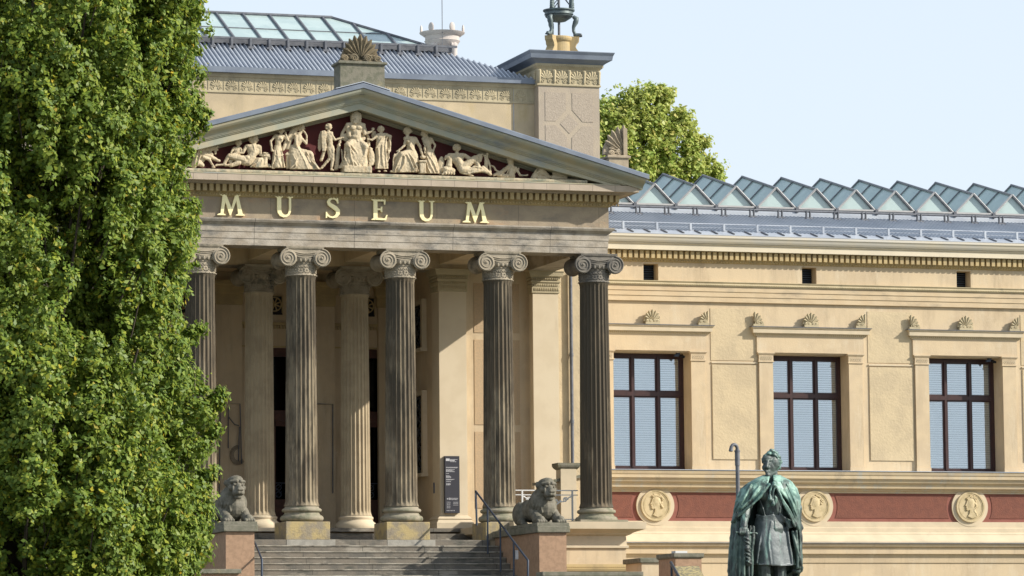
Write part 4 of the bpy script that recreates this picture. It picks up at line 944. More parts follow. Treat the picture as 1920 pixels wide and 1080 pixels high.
folds(f, [[(500, 570, 150), (560, 680, 130), (640, 840, 120), (690, 910, 110)], [(530, 560, 140), (600, 650, 130), (670, 780, 125)], [(740, 590, 140), (720, 700, 130), (650, 800, 125)], [(440, 600, 110), (430, 740, 110), (480, 850, 110)], [(390, 620, 80), (400, 760, 85), (440, 870, 90)], [(510, 620, 145), (520, 720, 135), (560, 840, 128)], [(540, 760, 130), (620, 860, 125), (650, 870, 125)]], 12)
f.C(340, 620, 36, 310, 890, 40, 0).C(345, 620, 30, 350, 560, 30, 10); f.b.box(*(lambda a, c: (a.x, c.x, PY-.28, PY+.1, c.z, a.z))(f.P(385, 870), f.P(790, 975)))
statue('pediment_statue', f, m_marble, 'large bearded god enthroned in the middle under the gable peak', VX)
f = FB(); f.E(815, 730, 56, 130, 30, 42, -5).C(800, 640, 34, 800, 610, 30, 35).E(825, 608, 20, 12, 40).E(855, 740, 32, 110, 10, 20, -12).E(772, 730, 28, 100, 20, 22, 6).C(790, 850, 24, 795, 920, 18, 45)
for k in range(4): f.L([(795+k*17, 690, 66), (790+k*17, 850, 60)], 6)
statue('pediment_statue', f, m_marble, 'marble eagle perched beside the knee of the enthroned god', VX, cat='eagle statue')
f = FB(); head(f, 950, 325, 46, -1, 20, bun=18)
f.C(900, 415, 30, 1020, 405, 34, 15).E(960, 470, 76, 80, 15, 46).C(890, 430, 28, 830, 480, 19, 20, 40).C(830, 482, 18, 765, 470, 14, 40, 50).C(1020, 410, 36, 1090, 430, 30, 20).C(1085, 430, 30, 1080, 640, 26, 10).E(855, 400, 36, 60, -25, 14, 20)
f.loft([(970, 500, 88, 52, 15), (965, 620, 95, 58, 15), (970, 760, 98, 60, 15), (975, 900, 105, 62, 15)], 6, .07, 1.0, seed=6)
folds(f, [[(1040, 400, 50), (960, 480, 68), (890, 600, 66)], [(1050, 430, 50), (1020, 560, 70), (1030, 700, 72), (1040, 870, 70)], [(1080, 450, 40), (1095, 560, 42), (1070, 700, 50)], [(920, 600, 74), (930, 740, 78), (910, 890, 74)], [(980, 560, 76), (975, 700, 80), (990, 850, 78)], [(1060, 600, 60), (1075, 740, 50), (1050, 800, 60)]], 9)
f.E(930, 935, 26, 14, 60).E(1020, 930, 30, 14, 50)
statue('pediment_statue', f, m_marble, 'draped marble girl standing right of the throne with an arm reaching towards it', VX)
# seated woman right
f = FC(); head(f, 372, 220, 60, -1, 10, bun=34)
f.C(350, 350, 42, 500, 350, 44, 10).E(430, 400, 96, 90, 15, 56).C(430, 430, 78, 440, 560, 78, 15).E(390, 385, 34, 34, 64)
f.C(365, 350, 32, 330, 460, 26, 20, 35).C(330, 465, 24, 235, 545, 18, 35, 50).E(215, 555, 26, 14, 50).C(520, 370, 40, 590, 480, 30, 20, 30).C(590, 485, 27, 635, 640, 20, 30, 45).E(640, 660, 22, 28, 48)
f.loft([(430, 530, 95, 62, 10), (400, 600, 170, 88, 10), (370, 680, 220, 98, 15), (370, 780, 235, 98, 15), (370, 900, 275, 95, 10)], 6, .05, 1.6, seed=7)
f.C(430, 570, 60, 290, 610, 58, 40, 90).C(260, 600, 46, 190, 640, 46, 50).C(270, 620, 50, 230, 860, 44, 80, 70)
folds(f, [[(400, 570, 100), (480, 680, 118), (560, 880, 110)], [(360, 580, 110), (430, 700, 125), (500, 880, 118)], [(300, 600, 120), (240, 720, 120), (180, 870, 100)], [(340, 640, 125), (330, 760, 128), (260, 880, 118)], [(170, 600, 80), (150, 700, 80), (150, 820, 80)], [(440, 400, 76), (420, 470, 84), (470, 540, 84)]], 11)
f.C(110, 885, 20, 180, 890, 26, 70).C(600, 890, 24, 680, 900, 18, 60)
statue('pediment_statue', f, m_marble, 'seated marble woman looking left with one arm resting on a small table', VX)
f = FC(); head(f, 655, 265, 56, -1, 0, bun=16)
f.C(640, 350, 34, 760, 350, 34, 0).E(705, 400, 84, 80, 0, 46).C(710, 440, 60, 730, 540, 64, 0).C(770, 350, 30, 835, 460, 22, 10, 15).C(835, 465, 21, 780, 620, 16, 15, 50).E(775, 630, 18, 18, 52).C(680, 290, 24, 720, 340, 26, 10)
f.loft([(730, 530, 78, 50, 0), (755, 640, 105, 60, 0), (780, 770, 120, 62, 0), (800, 920, 130, 64, 0)], 5, .06, 1.4, seed=8)
folds(f, [[(700, 640, 62), (760, 780, 72), (830, 910, 70)], [(720, 600, 62), (800, 720, 70), (880, 890, 62)], [(690, 700, 60), (720, 820, 70), (760, 910, 70)], [(780, 620, 50), (830, 760, 60), (860, 880, 60)]], 9)
statue('pediment_statue', f, m_marble, 'standing marble woman in a headscarf behind the vase and small table', VX)
f = FC(); f.C(665, 500, 26, 668, 540, 20, 60).C(666, 460, 12, 666, 480, 16, 60).E(680, 465, 22, 7, 60).C(665, 560, 12, 665, 580, 18, 60).E(635, 650, 50, 32, 70)
a = f.P(565, 705, 80); c = f.P(690, 740, 80); f.b.box(a.x, c.x, PY-.22, PY+.05, c.z, a.z); a = f.P(580, 740, 80); c = f.P(680, 920, 80); f.b.box(a.x, c.x, PY-.19, PY+.05, c.z, a.z)
statue('pediment_statue', f, m_marble, 'small fluted marble table carrying a slender vase between two women', VX, cat='table sculpture')
# reclining lyre player
f = FC(); head(f, 1190, 500, 64, 0, 20)
f.C(1070, 625, 44, 1290, 625, 50, 15).E(1190, 680, 116, 90, 15, 60).C(1200, 700, 96, 1270, 820, 84, 15, 25).C(1320, 630, 42, 1430, 690, 32, 20, 40).C(1430, 690, 30, 1560, 610, 22, 40, 40).E(1600, 605, 46, 12, 40)
f.C(1060, 640, 38, 1060, 760, 30, 20, 30).C(1060, 760, 30, 1090, 830, 24, 30).C(1270, 830, 84, 1480, 680, 60, 40, 60).C(1490, 670, 56, 1560, 860, 44, 60, 50).C(1570, 640, 50, 1560, 700, 50, 30).C(1280, 860, 70, 1580, 870, 44, 80, 80).C(1580, 860, 46, 1700, 900, 26, 80, 60)
f.C(1260, 900, 26, 1430, 950, 18, 90).E(1440, 955, 36, 15, 90).C(1620, 830, 46, 1740, 930, 30, 60, 50)
folds(f, [[(1380, 860, 120), (1480, 800, 120), (1600, 830, 110)], [(1370, 920, 110), (1480, 900, 120), (1600, 880, 110)]], 14)
statue('pediment_statue', f, m_marble, 'reclining nude marble youth with raised knees holding a lyre', VX)
f = FC(); f.L([(1650, 620, 50), (1655, 700, 50), (1650, 860, 50)], 16); f.L([(1690, 600, 50), (1690, 660, 50), (1730, 780, 50), (1745, 890, 50)], 17); f.E(1692, 595, 22, 20, 50); f.L([(1630, 630, 50), (1700, 630, 50)], 12); f.C(1650, 860, 20, 1740, 900, 20, 50)
for k in range(3): f.L([(1662+k*10, 640, 50), (1668+k*18, 860, 50)], 5)
statue('pediment_statue', f, m_marble, 'curved marble lyre propped on the knee of the reclining youth', VX, cat='lyre sculpture')
f = FC(); f.E(1050, 650, 50, 42, 30, 40).C(1010, 640, 22, 1000, 690, 18, 30).C(1080, 660, 44, 1060, 800, 60, 25).E(930, 790, 60, 160, -10, 24, 8).C(1010, 860, 70, 1120, 880, 60, 30).C(1000, 900, 26, 960, 930, 24, 60).E(1085, 630, 14, 24, 50)
for k in range(4): f.E(1010+k*44, 920, 20, 26, 80)
statue('pediment_statue', f, m_marble, 'winged marble griffin crouching under the elbow of the reclining youth', VX, cat='griffin statue')
# triton and animal heads in the right corner
f = FE(); f.E(550, 310, 62, 66, 10, 52).C(500, 280, 26, 530, 250, 22, 15).E(535, 240, 14, 18, 15).C(570, 370, 44, 575, 420, 60, 5).E(580, 470, 78, 90, 0, 50).C(560, 520, 70, 570, 590, 74, 0).C(640, 430, 34, 720, 560, 24, 15, 35).C(720, 565, 22, 850, 565, 14, 35).E(855, 555, 18, 14, 35).C(690, 500, 18, 695, 430, 16, 0).C(530, 400, 46, 400, 500, 46, 0).C(400, 500, 44, 250, 560, 30, 10).L([(330, 500, 5), (280, 470, 5), (250, 410, 5), (205, 390, 5)], 20).C(330, 560, 40, 480, 580, 46, 10)
folds(f, [[(500, 400, 45), (420, 470, 50), (370, 570, 50)], [(520, 450, 52), (480, 540, 55), (500, 600, 55)]], 11)
statue('pediment_statue', f, m_marble, 'small marble triton seen from behind stretching an arm along the ledge', VX)
f = FE(); f.E(1090, 500, 92, 88, 0, 60).C(1100, 480, 84, 1230, 590, 46, 5).E(1240, 595, 46, 36, 8).C(1000, 560, 70, 960, 620, 60, 0).C(1075, 420, 16, 1078, 385, 8, 5).E(1045, 510, 34, 20, 55, 15).E(1150, 500, 20, 14, 62).E(1245, 575, 12, 10, 40).C(1080, 620, 60, 1220, 630, 30, 10)
folds(f, [[(1000, 470, 40), (970, 540, 50), (950, 610, 50)], [(1030, 440, 50), (1000, 500, 58)]], 12)
statue('pediment_statue', f, m_marble, 'marble horse head with pricked ear, larger of the two in the right corner', VX, cat='horse statue')
f = FE(); f.E(1360, 520, 76, 62, 0, 50).C(1380, 520, 62, 1530, 580, 40, 5).E(1550, 590, 30, 34, 8).C(1325, 470, 16, 1322, 445, 8, 5).E(1440, 530, 16, 12, 50).C(1300, 600, 46, 1540, 620, 26, 5).C(1560, 640, 20, 1800, 632, 12, 10)
statue('pediment_statue', f, m_marble, 'marble animal muzzle lowest in the right corner of the pediment', VX, cat='horse statue')

# ------------------------------------------------------------------ lions on the stair cheeks
def lion(x, z, label):
    t = thing('lion_statue', (x, -4.3, z), label, 'lion statue', 'stone lions on the stair pedestals')
    b = MB(); Z = z; Yf = -4.48
    def e(u, d, h, ru, rd, rh, rot=None): b.ell((x+u, Yf+d, Z+h), (ru, rd, rh), 16, 12, rot)
    def c(a, q, r1, r2): b.cap((x+a[0], Yf+a[1], Z+a[2]), (x+q[0], Yf+q[1], Z+q[2]), r1, r2, 12)
    e(0, .78, .42, .33, .42, .38); c((0, .9, .42), (0, 1.9, .40), .33, .31); e(.24, 1.95, .32, .20, .40, .32); e(-.24, 1.95, .32, .20, .40, .32)
    for s in (-1, 1):
        c((s*.25, .75, .30), (s*.27, .30, .10), .16, .11); c((s*.27, .50, .10), (s*.27, .14, .10), .12, .115)
        for k in range(4): c((s*.27+(k-1.5)*.062, .12, .085), (s*.27+(k-1.5)*.068, .02, .05), .045, .042)
        c((s*.30, 1.75, .10), (s*.36, 1.35, .07), .10, .085)
        for k in range(3): c((s*.36+(k-1)*.055, 1.35, .06), (s*.36+(k-1)*.06, 1.25, .045), .038, .035)
        e(s*.27, .85, .50, .12, .2, .24)
    R = Matrix.Rotation(radians(8), 3, 'Z')
    def h(u, d, hh, ru, rd, rh):
        u, d, hh, ru, rd, rh = u*1.14, d*1.1, .78+(hh-.78)*1.1, ru*1.14, rd*1.1, rh*1.1; p = R @ Vector((u, d, 0)); b.ell((x+p.x, Yf+.45+p.y, Z+hh), (ru, rd, rh), 16, 12, R)
    def hc(a, q, r1, r2):
        a, q, r1, r2 = (a[0]*1.14, a[1]*1.1, .78+(a[2]-.78)*1.1), (q[0]*1.14, q[1]*1.1, .78+(q[2]-.78)*1.1), r1*1.12, r2*1.12
        p = R @ Vector((a[0], a[1], 0)); w = R @ Vector((q[0], q[1], 0)); b.cap((x+p.x, Yf+.45+p.y, Z+a[2]), (x+w.x, Yf+.45+w.y, Z+q[2]), r1, r2, 10)
    h(0, .24, .60, .30, .30, .34); h(0, .14, .78, .235, .22, .2); h(0, .07, .97, .205, .22, .19); h(0, -.02, 1.07, .16, .16, .10); h(0, .08, .82, .19, .19, .20)
    h(0, -.13, .80, .125, .13, .15); hc((0, -.10, 1.0), (0, -.25, .84), .066, .066); hc((-.045, -.30, .835), (.045, -.30, .835), .036, .036)
    hc((-.085, -.20, .76), (-.03, -.265, .765), .055, .05); hc((.085, -.20, .76), (.03, -.265, .765), .055, .05); h(0, -.16, .665, .085, .08, .06)
    hc((-.10, -.235, .725), (.10, -.235, .725), .016, .016)
    hc((-.16, -.11, 1.02), (-.045, -.185, 1.03), .04, .042); hc((.16, -.11, 1.02), (.045, -.185, 1.03), .04, .042)
    for s in (-1, 1):
        h(s*.095, -.165, .955, .036, .03, .028); h(s*.14, -.08, .88, .07, .07, .07); h(s*.205, .07, 1.0, .045, .05, .075)
        hc((s*.12, -.15, .90), (s*.11, -.20, .76), .03, .03)
        for k in range(6):
            hc((s*(.19+.012*k), .04+k*.045, .74-.01*k), (s*(.13+.012*k), -.03+k*.06, .34+.01*k), .022, .016)
    for k in range(9): a = radians(-78+k*19.5); hc((sin(a)*.19, .12-.14*cos(a), .66), (sin(a)*.27, .20-.24*cos(a), .50), .03, .03)
    for k in range(9): a = radians(-78+k*19.5); hc((sin(a)*.27, .20-.24*cos(a), .50), (sin(a)*.29, .26-.26*cos(a), .38), .024, .012)
    c((.32, 2.2, .12), (.42, 1.6, .06), .05, .04)
    o = b.build('body', m_lion, t, remesh=.0125, rough=((.08, .008),))
    MB().box(x-.44, x+.44, -4.57+.03, -1.9, z-.06, z+.02).build('slab', m_coping, t, bevel=.01)
    return t
lion(4.15, 5.79, 'dark stone lion lying on the pedestal right of the stairs')
lion(-4.15, 5.79, 'dark stone lion lying on the left pedestal beside the oak')
for s in (1, -1):
    x0, x1 = sorted((s*3.78, s*4.52))
    t = thing('stair_pedestal', ((x0+x1)/2, -2.6, 0), 'brown rendered pedestal and coping under the right lion' if s > 0 else 'brown rendered pedestal and coping under the left lion', 'pedestal', 'pedestals flanking the stairs')
    MB().box(x0, x1, -4.5, -.66, 0, 5.55).build('wall', m_ped, t)
    MB().box(x0-.08, x1+.08, -4.58, -.67, 5.553, 5.73).build('coping', m_coping, t, bevel=.02)
# ------------------------------------------------------------------ stairs
m_nose = mat('pale_nosing', (.36, .33, .27), (.22, .20, .16), 3, bump=.3, stain=(.12, .11, .09), stscale=(2, 2, 2), stlo=.52, sthi=.66)  # paler colour for the strip along the step edges
ST = thing('stone_staircase', (0, -4, 0), 'broad worn stone staircase leading up between the lions', 'stairs')
for k in range(3):
    z = FL-.167*(k+1); MB().box(-5.15, 5.15, 3.85-.32*(k+1), 3.85-.32*k, 5.0, z+.0).build('step', m_step, ST, bevel=.012)
MB().box(-3.62, 3.62, -.74, .02, 4.9, 5.5).build('landing', m_step, ST, bevel=.012)
for i, x in enumerate((-1.375, 1.375)): MB().box(x-.60, x+.72, -.747, -.70, 5.33, 5.502).build('repair_block', mat('pale_repair_stone', (.36, .34, .29), (.28, .265, .23), 5, bump=.3), ST)
for k in range(32):
    z = 5.5-.166*(k+1)
    if z < .05: break
    sp_ = MB().box(-3.77, 3.77, -.74-.32*(k+1), -.74-.32*k+.05, max(0, z-.5), z).build('step', m_step, ST, bevel=.012)
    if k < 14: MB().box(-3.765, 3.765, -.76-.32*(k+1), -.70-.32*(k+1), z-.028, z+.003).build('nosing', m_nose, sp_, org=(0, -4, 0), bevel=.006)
# ------------------------------------------------------------------ handrails
def rail(s, label):
    t = thing('handrail', (s*3.4, -3, 3.8), label, 'handrail', 'steel handrails of the stairs')
    b = MB()
    if s > 0: pts = [W(894, 985, -.95), W(892, 921, -.95), W(990, 1051, -5.6), W(990, 1140, -5.6)]; posts = [(W(914, 951, -1.7), 5.1), (W(938, 983, -2.8), 4.6), (W(963, 1016, -4.1), 3.8)]
    else: pts = [W(455, 975, -2.4), W(480, 1023, -4.0), W(491, 1049, -4.9), W(491, 1140, -4.9)]; posts = [(W(474, 1010, -3.5), 4.0)]
    b.tube(pts, .028, 8)
    b.build('rail', m_iron, t, smooth=radians(50))
    for p, z in posts: MB().tube([p, (p.x, p.y, z)], .026, 8).build('post', m_iron, t, smooth=radians(50))
    if s > 0:
        p = posts[2][0]; MB().box(p.x+.03, p.x+.11, p.y-.05, p.y+.05, p.z-.45, p.z-.22).build('stair_lamp', m_framel, t)
rail(1, 'blue grey steel handrail down the right side of the stairs'); rail(-1, 'blue grey steel handrail just right of the left lion pedestal')
# ------------------------------------------------------------------ sign with its lettering
p0, p1 = W(834, 855, 4.16), W(862, 962, 4.16); x0, x1, z0, z1 = p0.x, p1.x, p1.z, p0.z
SG = thing('notice_board', ((x0+x1)/2, 4.2, z0), 'narrow charcoal notice board with small white lettering on the pilaster', 'sign')
MB().box(x0, x1, 4.15, 4.275, z0, z1).build('board', m_sign, SG)
b = MB(); Hs = z1-z0; Ws = x1-x0
def sline(u0, u1, v, h=.006, broken=True, seed=0):
    rr = random.Random(int(v*1000)+seed); u = u0
    while u < u1:
        w = rr.uniform(.05, .13) if broken else u1-u0; w = min(w, u1-u)
        b.box(x0+Ws*u, x0+Ws*(u+w), 4.145, 4.15, z1-Hs*(v+h), z1-Hs*(v-h)); u += w+.02
b.box(x0+Ws*.06, x0+Ws*.32, 4.143, 4.15, z1-Hs*.088, z1-Hs*.045)
sline(.35, .86, .062, .004); sline(.35, .68, .080, .009); sline(.35, .78, .10, .004)
for v, w in ((.197, .9), (.208, .85), (.238, .66), (.25, .5), (.262, .6), (.275, .68), (.308, .26), (.345, .3), (.358, .38), (.368, .42), (.382, .4), (.41, .63), (.42, .5), (.45, .4), (.485, .36), (.497, .38), (.508, .34)): sline(.07, w, v, .0035)
b.box(x0+Ws*.24, x0+Ws*.36, 4.143, 4.15, z1-Hs*.768, z1-Hs*.735); sline(.12, .19, .752, .01, False); sline(.4, .88, .742, .004); sline(.4, .84, .765, .004)
for v in (.81, .84, .86, .89, .91): sline(.1, .36, v, .003, seed=1)
for v in (.81, .83, .86): sline(.55, .9, v, .003, seed=2)
for k in range(6): b.box(x0+Ws*(.1+.1*k), x0+Ws*(.14+.1*k), 4.145, 4.15, z1-Hs*.965, z1-Hs*.95)
b.build('lettering', m_txt, SG)
MB().box(x0+Ws*.285, x0+Ws*.315, 4.138, 4.143, z1-Hs*.76, z1-Hs*.742).build('emblem', m_sign, SG)
t = MB().box(W(818, 905, 4.3).x-.03, W(818, 905, 4.3).x+.0, 4.45, 4.5, 7.0, 7.3).build('wall_light_slot', m_iron, None); tag(t, 'small dark slot fixed on the shaded side of the sign pilaster', 'wall fitting')
# ------------------------------------------------------------------ white scroll railing between the right front columns
RL = thing('white_railing', (5.5, .3, FL), 'white wrought iron railing with scrollwork behind the right lion', 'railing')
y = .45; xa, xb = 4.66, 6.50; zt = 6.90
b = MB(); b.box(xa, xb, y-.015, y+.015, zt-.02, zt+.01); b.box(xa, xb, y-.012, y+.012, zt-.14, zt-.115); b.box(xa, xb, y-.012, y+.012, 6.10, 6.125); b.build('rails', m_white, RL)
for x in (xa+.25, xb-.16): MB().box(x-.022, x+.022, y-.02, y+.02, FL, zt).build('post', m_white, RL)
b = MB(); c = 5.62
for s in (-1, 1):
    b.tube([(c+s*(.20+.12*(1-t/16)*cos(t*.55)), y, 6.55+.12*(1-t/16)*sin(t*.55)) for t in range(15)], .02, 6)
    b.tube([(c+s*(.52+.08*(1-t/16)*cos(t*.6)), y, 6.64+.08*(1-t/16)*sin(t*.6)) for t in range(14)], .016, 6)
    b.tube([(c+s*.05, y, 6.42), (c+s*.2, y, 6.46), (c+s*.36, y, 6.58), (c+s*.5, y, 6.60), (c+s*.62, y, 6.70), (c+s*.75, y, 6.76)], .018, 6)
    for k in range(5): b.ell((c+s*(.1+.14*k), y, 6.50+.055*k), (.035, .015, .022), 6, 5)
b.ell((c, y, 6.42), (.04, .02, .04), 8, 6); b.build('scrollwork', m_white, RL)
# rear stair parapet seen between the right columns
PW = thing('side_parapet', (6.6, 2.5, 5.9), 'sloping cream parapet with dark coping between the two right columns', 'wall')
q0, q1 = W(1008, 905, 2.6), W(1094, 886, 2.6)
b = MB(); b.prism([(q0.x, FL), (q1.x+.6, FL), (q1.x+.6, q1.z-.02), (q1.x, q1.z-.08), (q0.x, q0.z-.08)], 'y', 2.5, 2.75); b.build('wall', m_plaster, PW)
b = MB(); b.prism([(q0.x+.25, FL+.2), (5.98, FL+.2), (5.98, q0.z-.12), (q0.x+.25, q0.z-.26)], 'y', 2.47, 2.5); b.prism([(6.62, FL+.2), (7.2, FL+.2), (7.2, q1.z-.25), (6.62, q1.z-.3)], 'y', 2.47, 2.5); b.build('recess_panel', m_rough, PW)
b = MB(); b.prism([(q0.x-.08, q0.z-.08), (q1.x+.65, q1.z-.02), (q1.x+.65, q1.z+.06), (q0.x-.08, q0.z)], 'y', 2.42, 2.83); b.build('coping', m_coping, PW)
q = W(1044, 868, 2.4); r = W(1086, 868, 2.4)
b = MB().box(q.x+.10, r.x-.10, 2.36, 2.78, FL, q.z-.15); b.build('pier', m_trim, PW)
MB().slabring([(-.08, q.z-.18), (-.02, q.z-.12), (.0, q.z-.07), (0, q.z)], q.x, r.x, 2.3, 2.85).build('pier_cap', m_coping, PW)

# ------------------------------------------------------------------ low garden walls and piers right and left of the stairs
def wall_thing(name, label, cat, boxes, loc):
    t = thing(name, loc, label, cat)
    for nm, m, bx in boxes: MB().box(*bx).build(nm, m, t, bevel=.012 if 'coping' in nm or 'cap' in nm else None)
    return t
a, c = W(1066, 1072, -9), W(1201, 1071, -9)
wall_thing('garden_wall', 'low red brown wall with mossy coping at the foot of the right pedestal', 'wall',
           [('wall', m_ped, (a.x-.6, c.x, -9, -8.6, 0, a.z-.11)), ('coping', m_coping, (a.x-.7, c.x+.05, -9.08, -8.55, a.z-.11, a.z)), ('coping', m_coping, (c.x-.35, c.x+.06, -8.54, -5.0, a.z-.1, a.z+.01)), ('wall', m_ped, (c.x-.28, c.x-.02, -8.59, -5.0, 0, a.z-.1))], (a.x, -8.8, 0))
a, c = W(1200, 1046, -4.2), W(1252, 1046, -4.2)
t = thing('low_pier', ((a.x+c.x)/2, -4, 0), 'shorter cream rendered pier with mossy cap, left of the taller one', 'pier')
MB().box(a.x+.06, c.x+.2, -4.15, -2.9, 0, a.z-.13).build('shaft', m_plaster, t); MB().box(a.x, c.x+.25, -4.2, -2.8, a.z-.13, a.z).build('cap', m_coping, t, bevel=.02)
a, c = W(1264, 1037, -8), W(1320, 1037, -8)
t = thing('tall_pier', ((a.x+c.x)/2, -7.5, 0), 'taller brown pier with mossy cap and a white lamp box on top', 'pier')
MB().box(a.x+.05, c.x-.05, -7.95, -6.7, 0, a.z-.13).build('shaft', m_ped, t); MB().slabring([(-.03, a.z-.13), (0, a.z-.09), (0, a.z)], a.x, c.x, -8, -6.65).build('cap', m_coping, t)
l = MB().box(a.x+.18, a.x+.50, -7.6, -7.3, a.z+.002, a.z+.07).build('floodlight_box', m_white, None, org=(a.x+.34, -7.45, a.z)); tag(l, 'flat white lamp box lying on the taller pier', 'lamp')
b = MB(); p = W(1264, 1062, -9.2); q = W(1310, 1061, -9.2); r = W(1330, 1100, -11); o = W(1284, 1104, -11)
b.loft([[p, q, (q.x, q.y, q.z-.12), (p.x, p.y, p.z-.12)], [o, r, (r.x, r.y, r.z-.12), (o.x, o.y, o.z-.12)]])
t = thing('stair_cheek', (p.x, -10, 0), 'sloping lichen covered cheek slab in front of the taller pier', 'wall')
b.build('slab', m_lichen, t); MB().prism([(p.y, p.z-.125), (o.y, o.z-.125), (o.y, 0), (p.y, 0)], 'x', p.x+.03, q.x-.03).build('wall', m_ped, t)
t = MB().tube([p+Vector((-.05, .1, .10)), o+Vector((-.05, 0, .12))], .04, 8).tube([p+Vector((-.05, .05, .1)), p+Vector((-.05, .05, -1.5))], .03, 8).build('short_handrail', m_iron, None, org=(p.x, p.y, p.z-1.5)); tag(t, 'dark blue handrail end beside the lichen covered slab', 'handrail')
a, c = W(330, 1067, -7), W(447, 1068, -7)
wall_thing('left_garden_wall', 'low wall with grey coping half hidden under the oak branches', 'wall',
           [('wall', m_ped, (a.x-2.5, c.x, -7, -6.6, 0, a.z-.11)), ('coping', m_coping, (a.x-2.6, c.x+.06, -7.08, -6.5, a.z-.11, a.z))], (a.x, -6.8, 0)).name = 'garden_wall'
a, c = W(285, 1058, -9), W(332, 1092, -9)
t = MB().loft([[(a.x-.6, -8.8, a.z), (a.x+.35, -8.8, a.z), (a.x+.35, -8.8, 0), (a.x-.6, -8.8, 0)], [(a.x-.6, -10.4, a.z-.75), (a.x+.35, -10.4, a.z-.75), (a.x+.35, -10.4, 0), (a.x-.6, -10.4, 0)]]).build('stair_cheek', mat('grey_slab', (.36, .35, .33), (.28, .275, .26), 6, bump=.3), None, org=(a.x, -9.5, 0)); tag(t, 'pale grey sloping slab below the oak branches', 'wall')
# ------------------------------------------------------------------ metal frame and cable coil on the loggia wall
def rearframe(pl, label, name='metal_frame'):
    b = MB()
    for q in pl: b.tube([W(x, y, 8.12 if x > 500 else 8.10) for x, y in q], .018, 6)
    return b
b = rearframe([[(411, 925), (413, 756), (450, 757), (453, 870)], [(428, 765), (428, 840)], [(449, 800), (447, 865)], [(429, 782), (440, 796), (448, 798)]], '')
t = b.build('metal_frame', m_grey, None, org=W(413, 925, 8.1)); tag(t, 'grey metal frame with bent rods on the shaded wall near the left lion', 'frame')
b = MB()
for k in range(5):
    cc = W(447, 853, 8.05); b.tube([(cc.x+(.15+.022*k)*cos(a*pi/9), 8.02+.02*k, cc.z+(.18+.024*k)*sin(a*pi/9)) for a in range(4, 17)], .006, 6)
t = b.build('cable_coil', m_iron, None, org=W(447, 868, 8.05)); tag(t, 'coil of dark cable hanging on the shaded loggia wall', 'cable')
b = rearframe([[(592, 757), (624, 758), (624, 925)]], ''); t = b.build('metal_frame', m_grey, None, org=W(624, 925, 8.1)); tag(t, 'grey metal frame around the wall between the two loggia doors', 'frame')
# tiny cameras under the window heads
for i, c in enumerate(WC[:3]):
    if i == 1: continue
    x = c+.95
    t = thing('security_camera', (x, 7.25, 11.30), 'small dark camera under the head of the window nearest the portico' if i == 0 else 'small dark camera under the head of the rightmost window', 'camera')
    MB().box(x-.1, x+.0, 7.2, 7.3, 11.24, 11.30).box(x-.18, x-.05, 7.17, 7.25, 11.19, 11.25).build('housing', m_iron, t); MB().cap((x+.03, 7.2, 11.21), (x+.08, 7.12, 11.18), .045, .04).build('lens', m_dark, t)

# ------------------------------------------------------------------ bronze monument in the foreground
SY = -36.0
def FS(): return Fig(1320, 800, 3.858, SY, 107.5)
q = W(1434, 1152, SY)
MON = thing('bronze_monument', (q.x, SY+.1, 0), 'green bronze statue of a cloaked man leaning on a sheathed sword, standing on a plinth', 'statue')
def mpart(f, name, m, vox, label=None, smooth=None, rough=None):
    o = f.b.build(name, m, MON, remesh=vox, smooth=smooth, rough=rough)
    if label: o['label'] = label
    return o
f = FS()
# head turned a little to the left of the picture
f.E(488, 262, 58, 72, 0, 68).E(474, 290, 50, 58, 16, 52).C(470, 318, 34, 472, 345, 26, 30, 36)
f.C(462, 246, 12, 452, 290, 14, 62, 80).C(452, 290, 12, 466, 296, 12, 78, 66).C(424, 246, 10, 450, 242, 11, 46, 62).C(468, 241, 11, 506, 246, 10, 62, 44)
f.E(438, 264, 14, 8, 56).E(484, 264, 15, 8, 58).E(472, 280, 50, 44, 30, 38).E(440, 308, 16, 12, 50).E(488, 308, 20, 16, 48).E(434, 296, 16, 22, 46).E(496, 298, 20, 26, 42).C(446, 318, 6, 478, 318, 6, 66, 58).C(448, 328, 8, 474, 328, 8, 64, 56).E(460, 350, 19, 16, 58).E(456, 228, 40, 24, 48).C(500, 330, 22, 468, 352, 18, 26, 46)
f.E(543, 284, 10, 24, 0, 14).C(545, 265, 8, 546, 300, 6, 2)
f.C(490, 330, 44, 490, 400, 54, -6).C(450, 372, 17, 530, 372, 17, 44, 36).C(450, 388, 15, 535, 388, 15, 46, 38)
# trunk
f.E(485, 480, 122, 110, 0, 84).C(480, 520, 104, 478, 640, 88, 5).E(478, 600, 102, 96, 6, 80).C(375, 440, 54, 595, 445, 54, -5).E(430, 490, 56, 56, 46).E(540, 490, 56, 56, 42)
f.C(478, 690, 100, 478, 740, 112, 0)
# right arm reaching down to the hilt
f.C(360, 460, 50, 300, 590, 42, 0, 45).C(300, 590, 46, 292, 640, 42, 45, 80).C(292, 640, 40, 286, 722, 25, 80, 118)
for k in range(4): f.C(262+k*17, 740, 10, 258+k*17, 768-k % 2*4, 8.5, 132, 138).C(258+k*17, 768-k % 2*4, 8.5, 270+k*13, 784, 7.5, 138, 122)
f.E(284, 742, 32, 24, 124, 20).C(308, 735, 11, 322, 762, 9, 122, 138)
# left arm, hand on the hip
f.C(600, 460, 50, 655, 590, 40, 0, 0).C(672, 590, 42, 640, 690, 28, 0, 50).E(622, 702, 24, 28, 66, 20)
for k in range(4): f.C(622+k*5, 682+k*14, 9, 594+k*6, 690+k*13, 8, 78, 84)
f.C(618, 680, 10, 598, 668, 8, 70, 80)
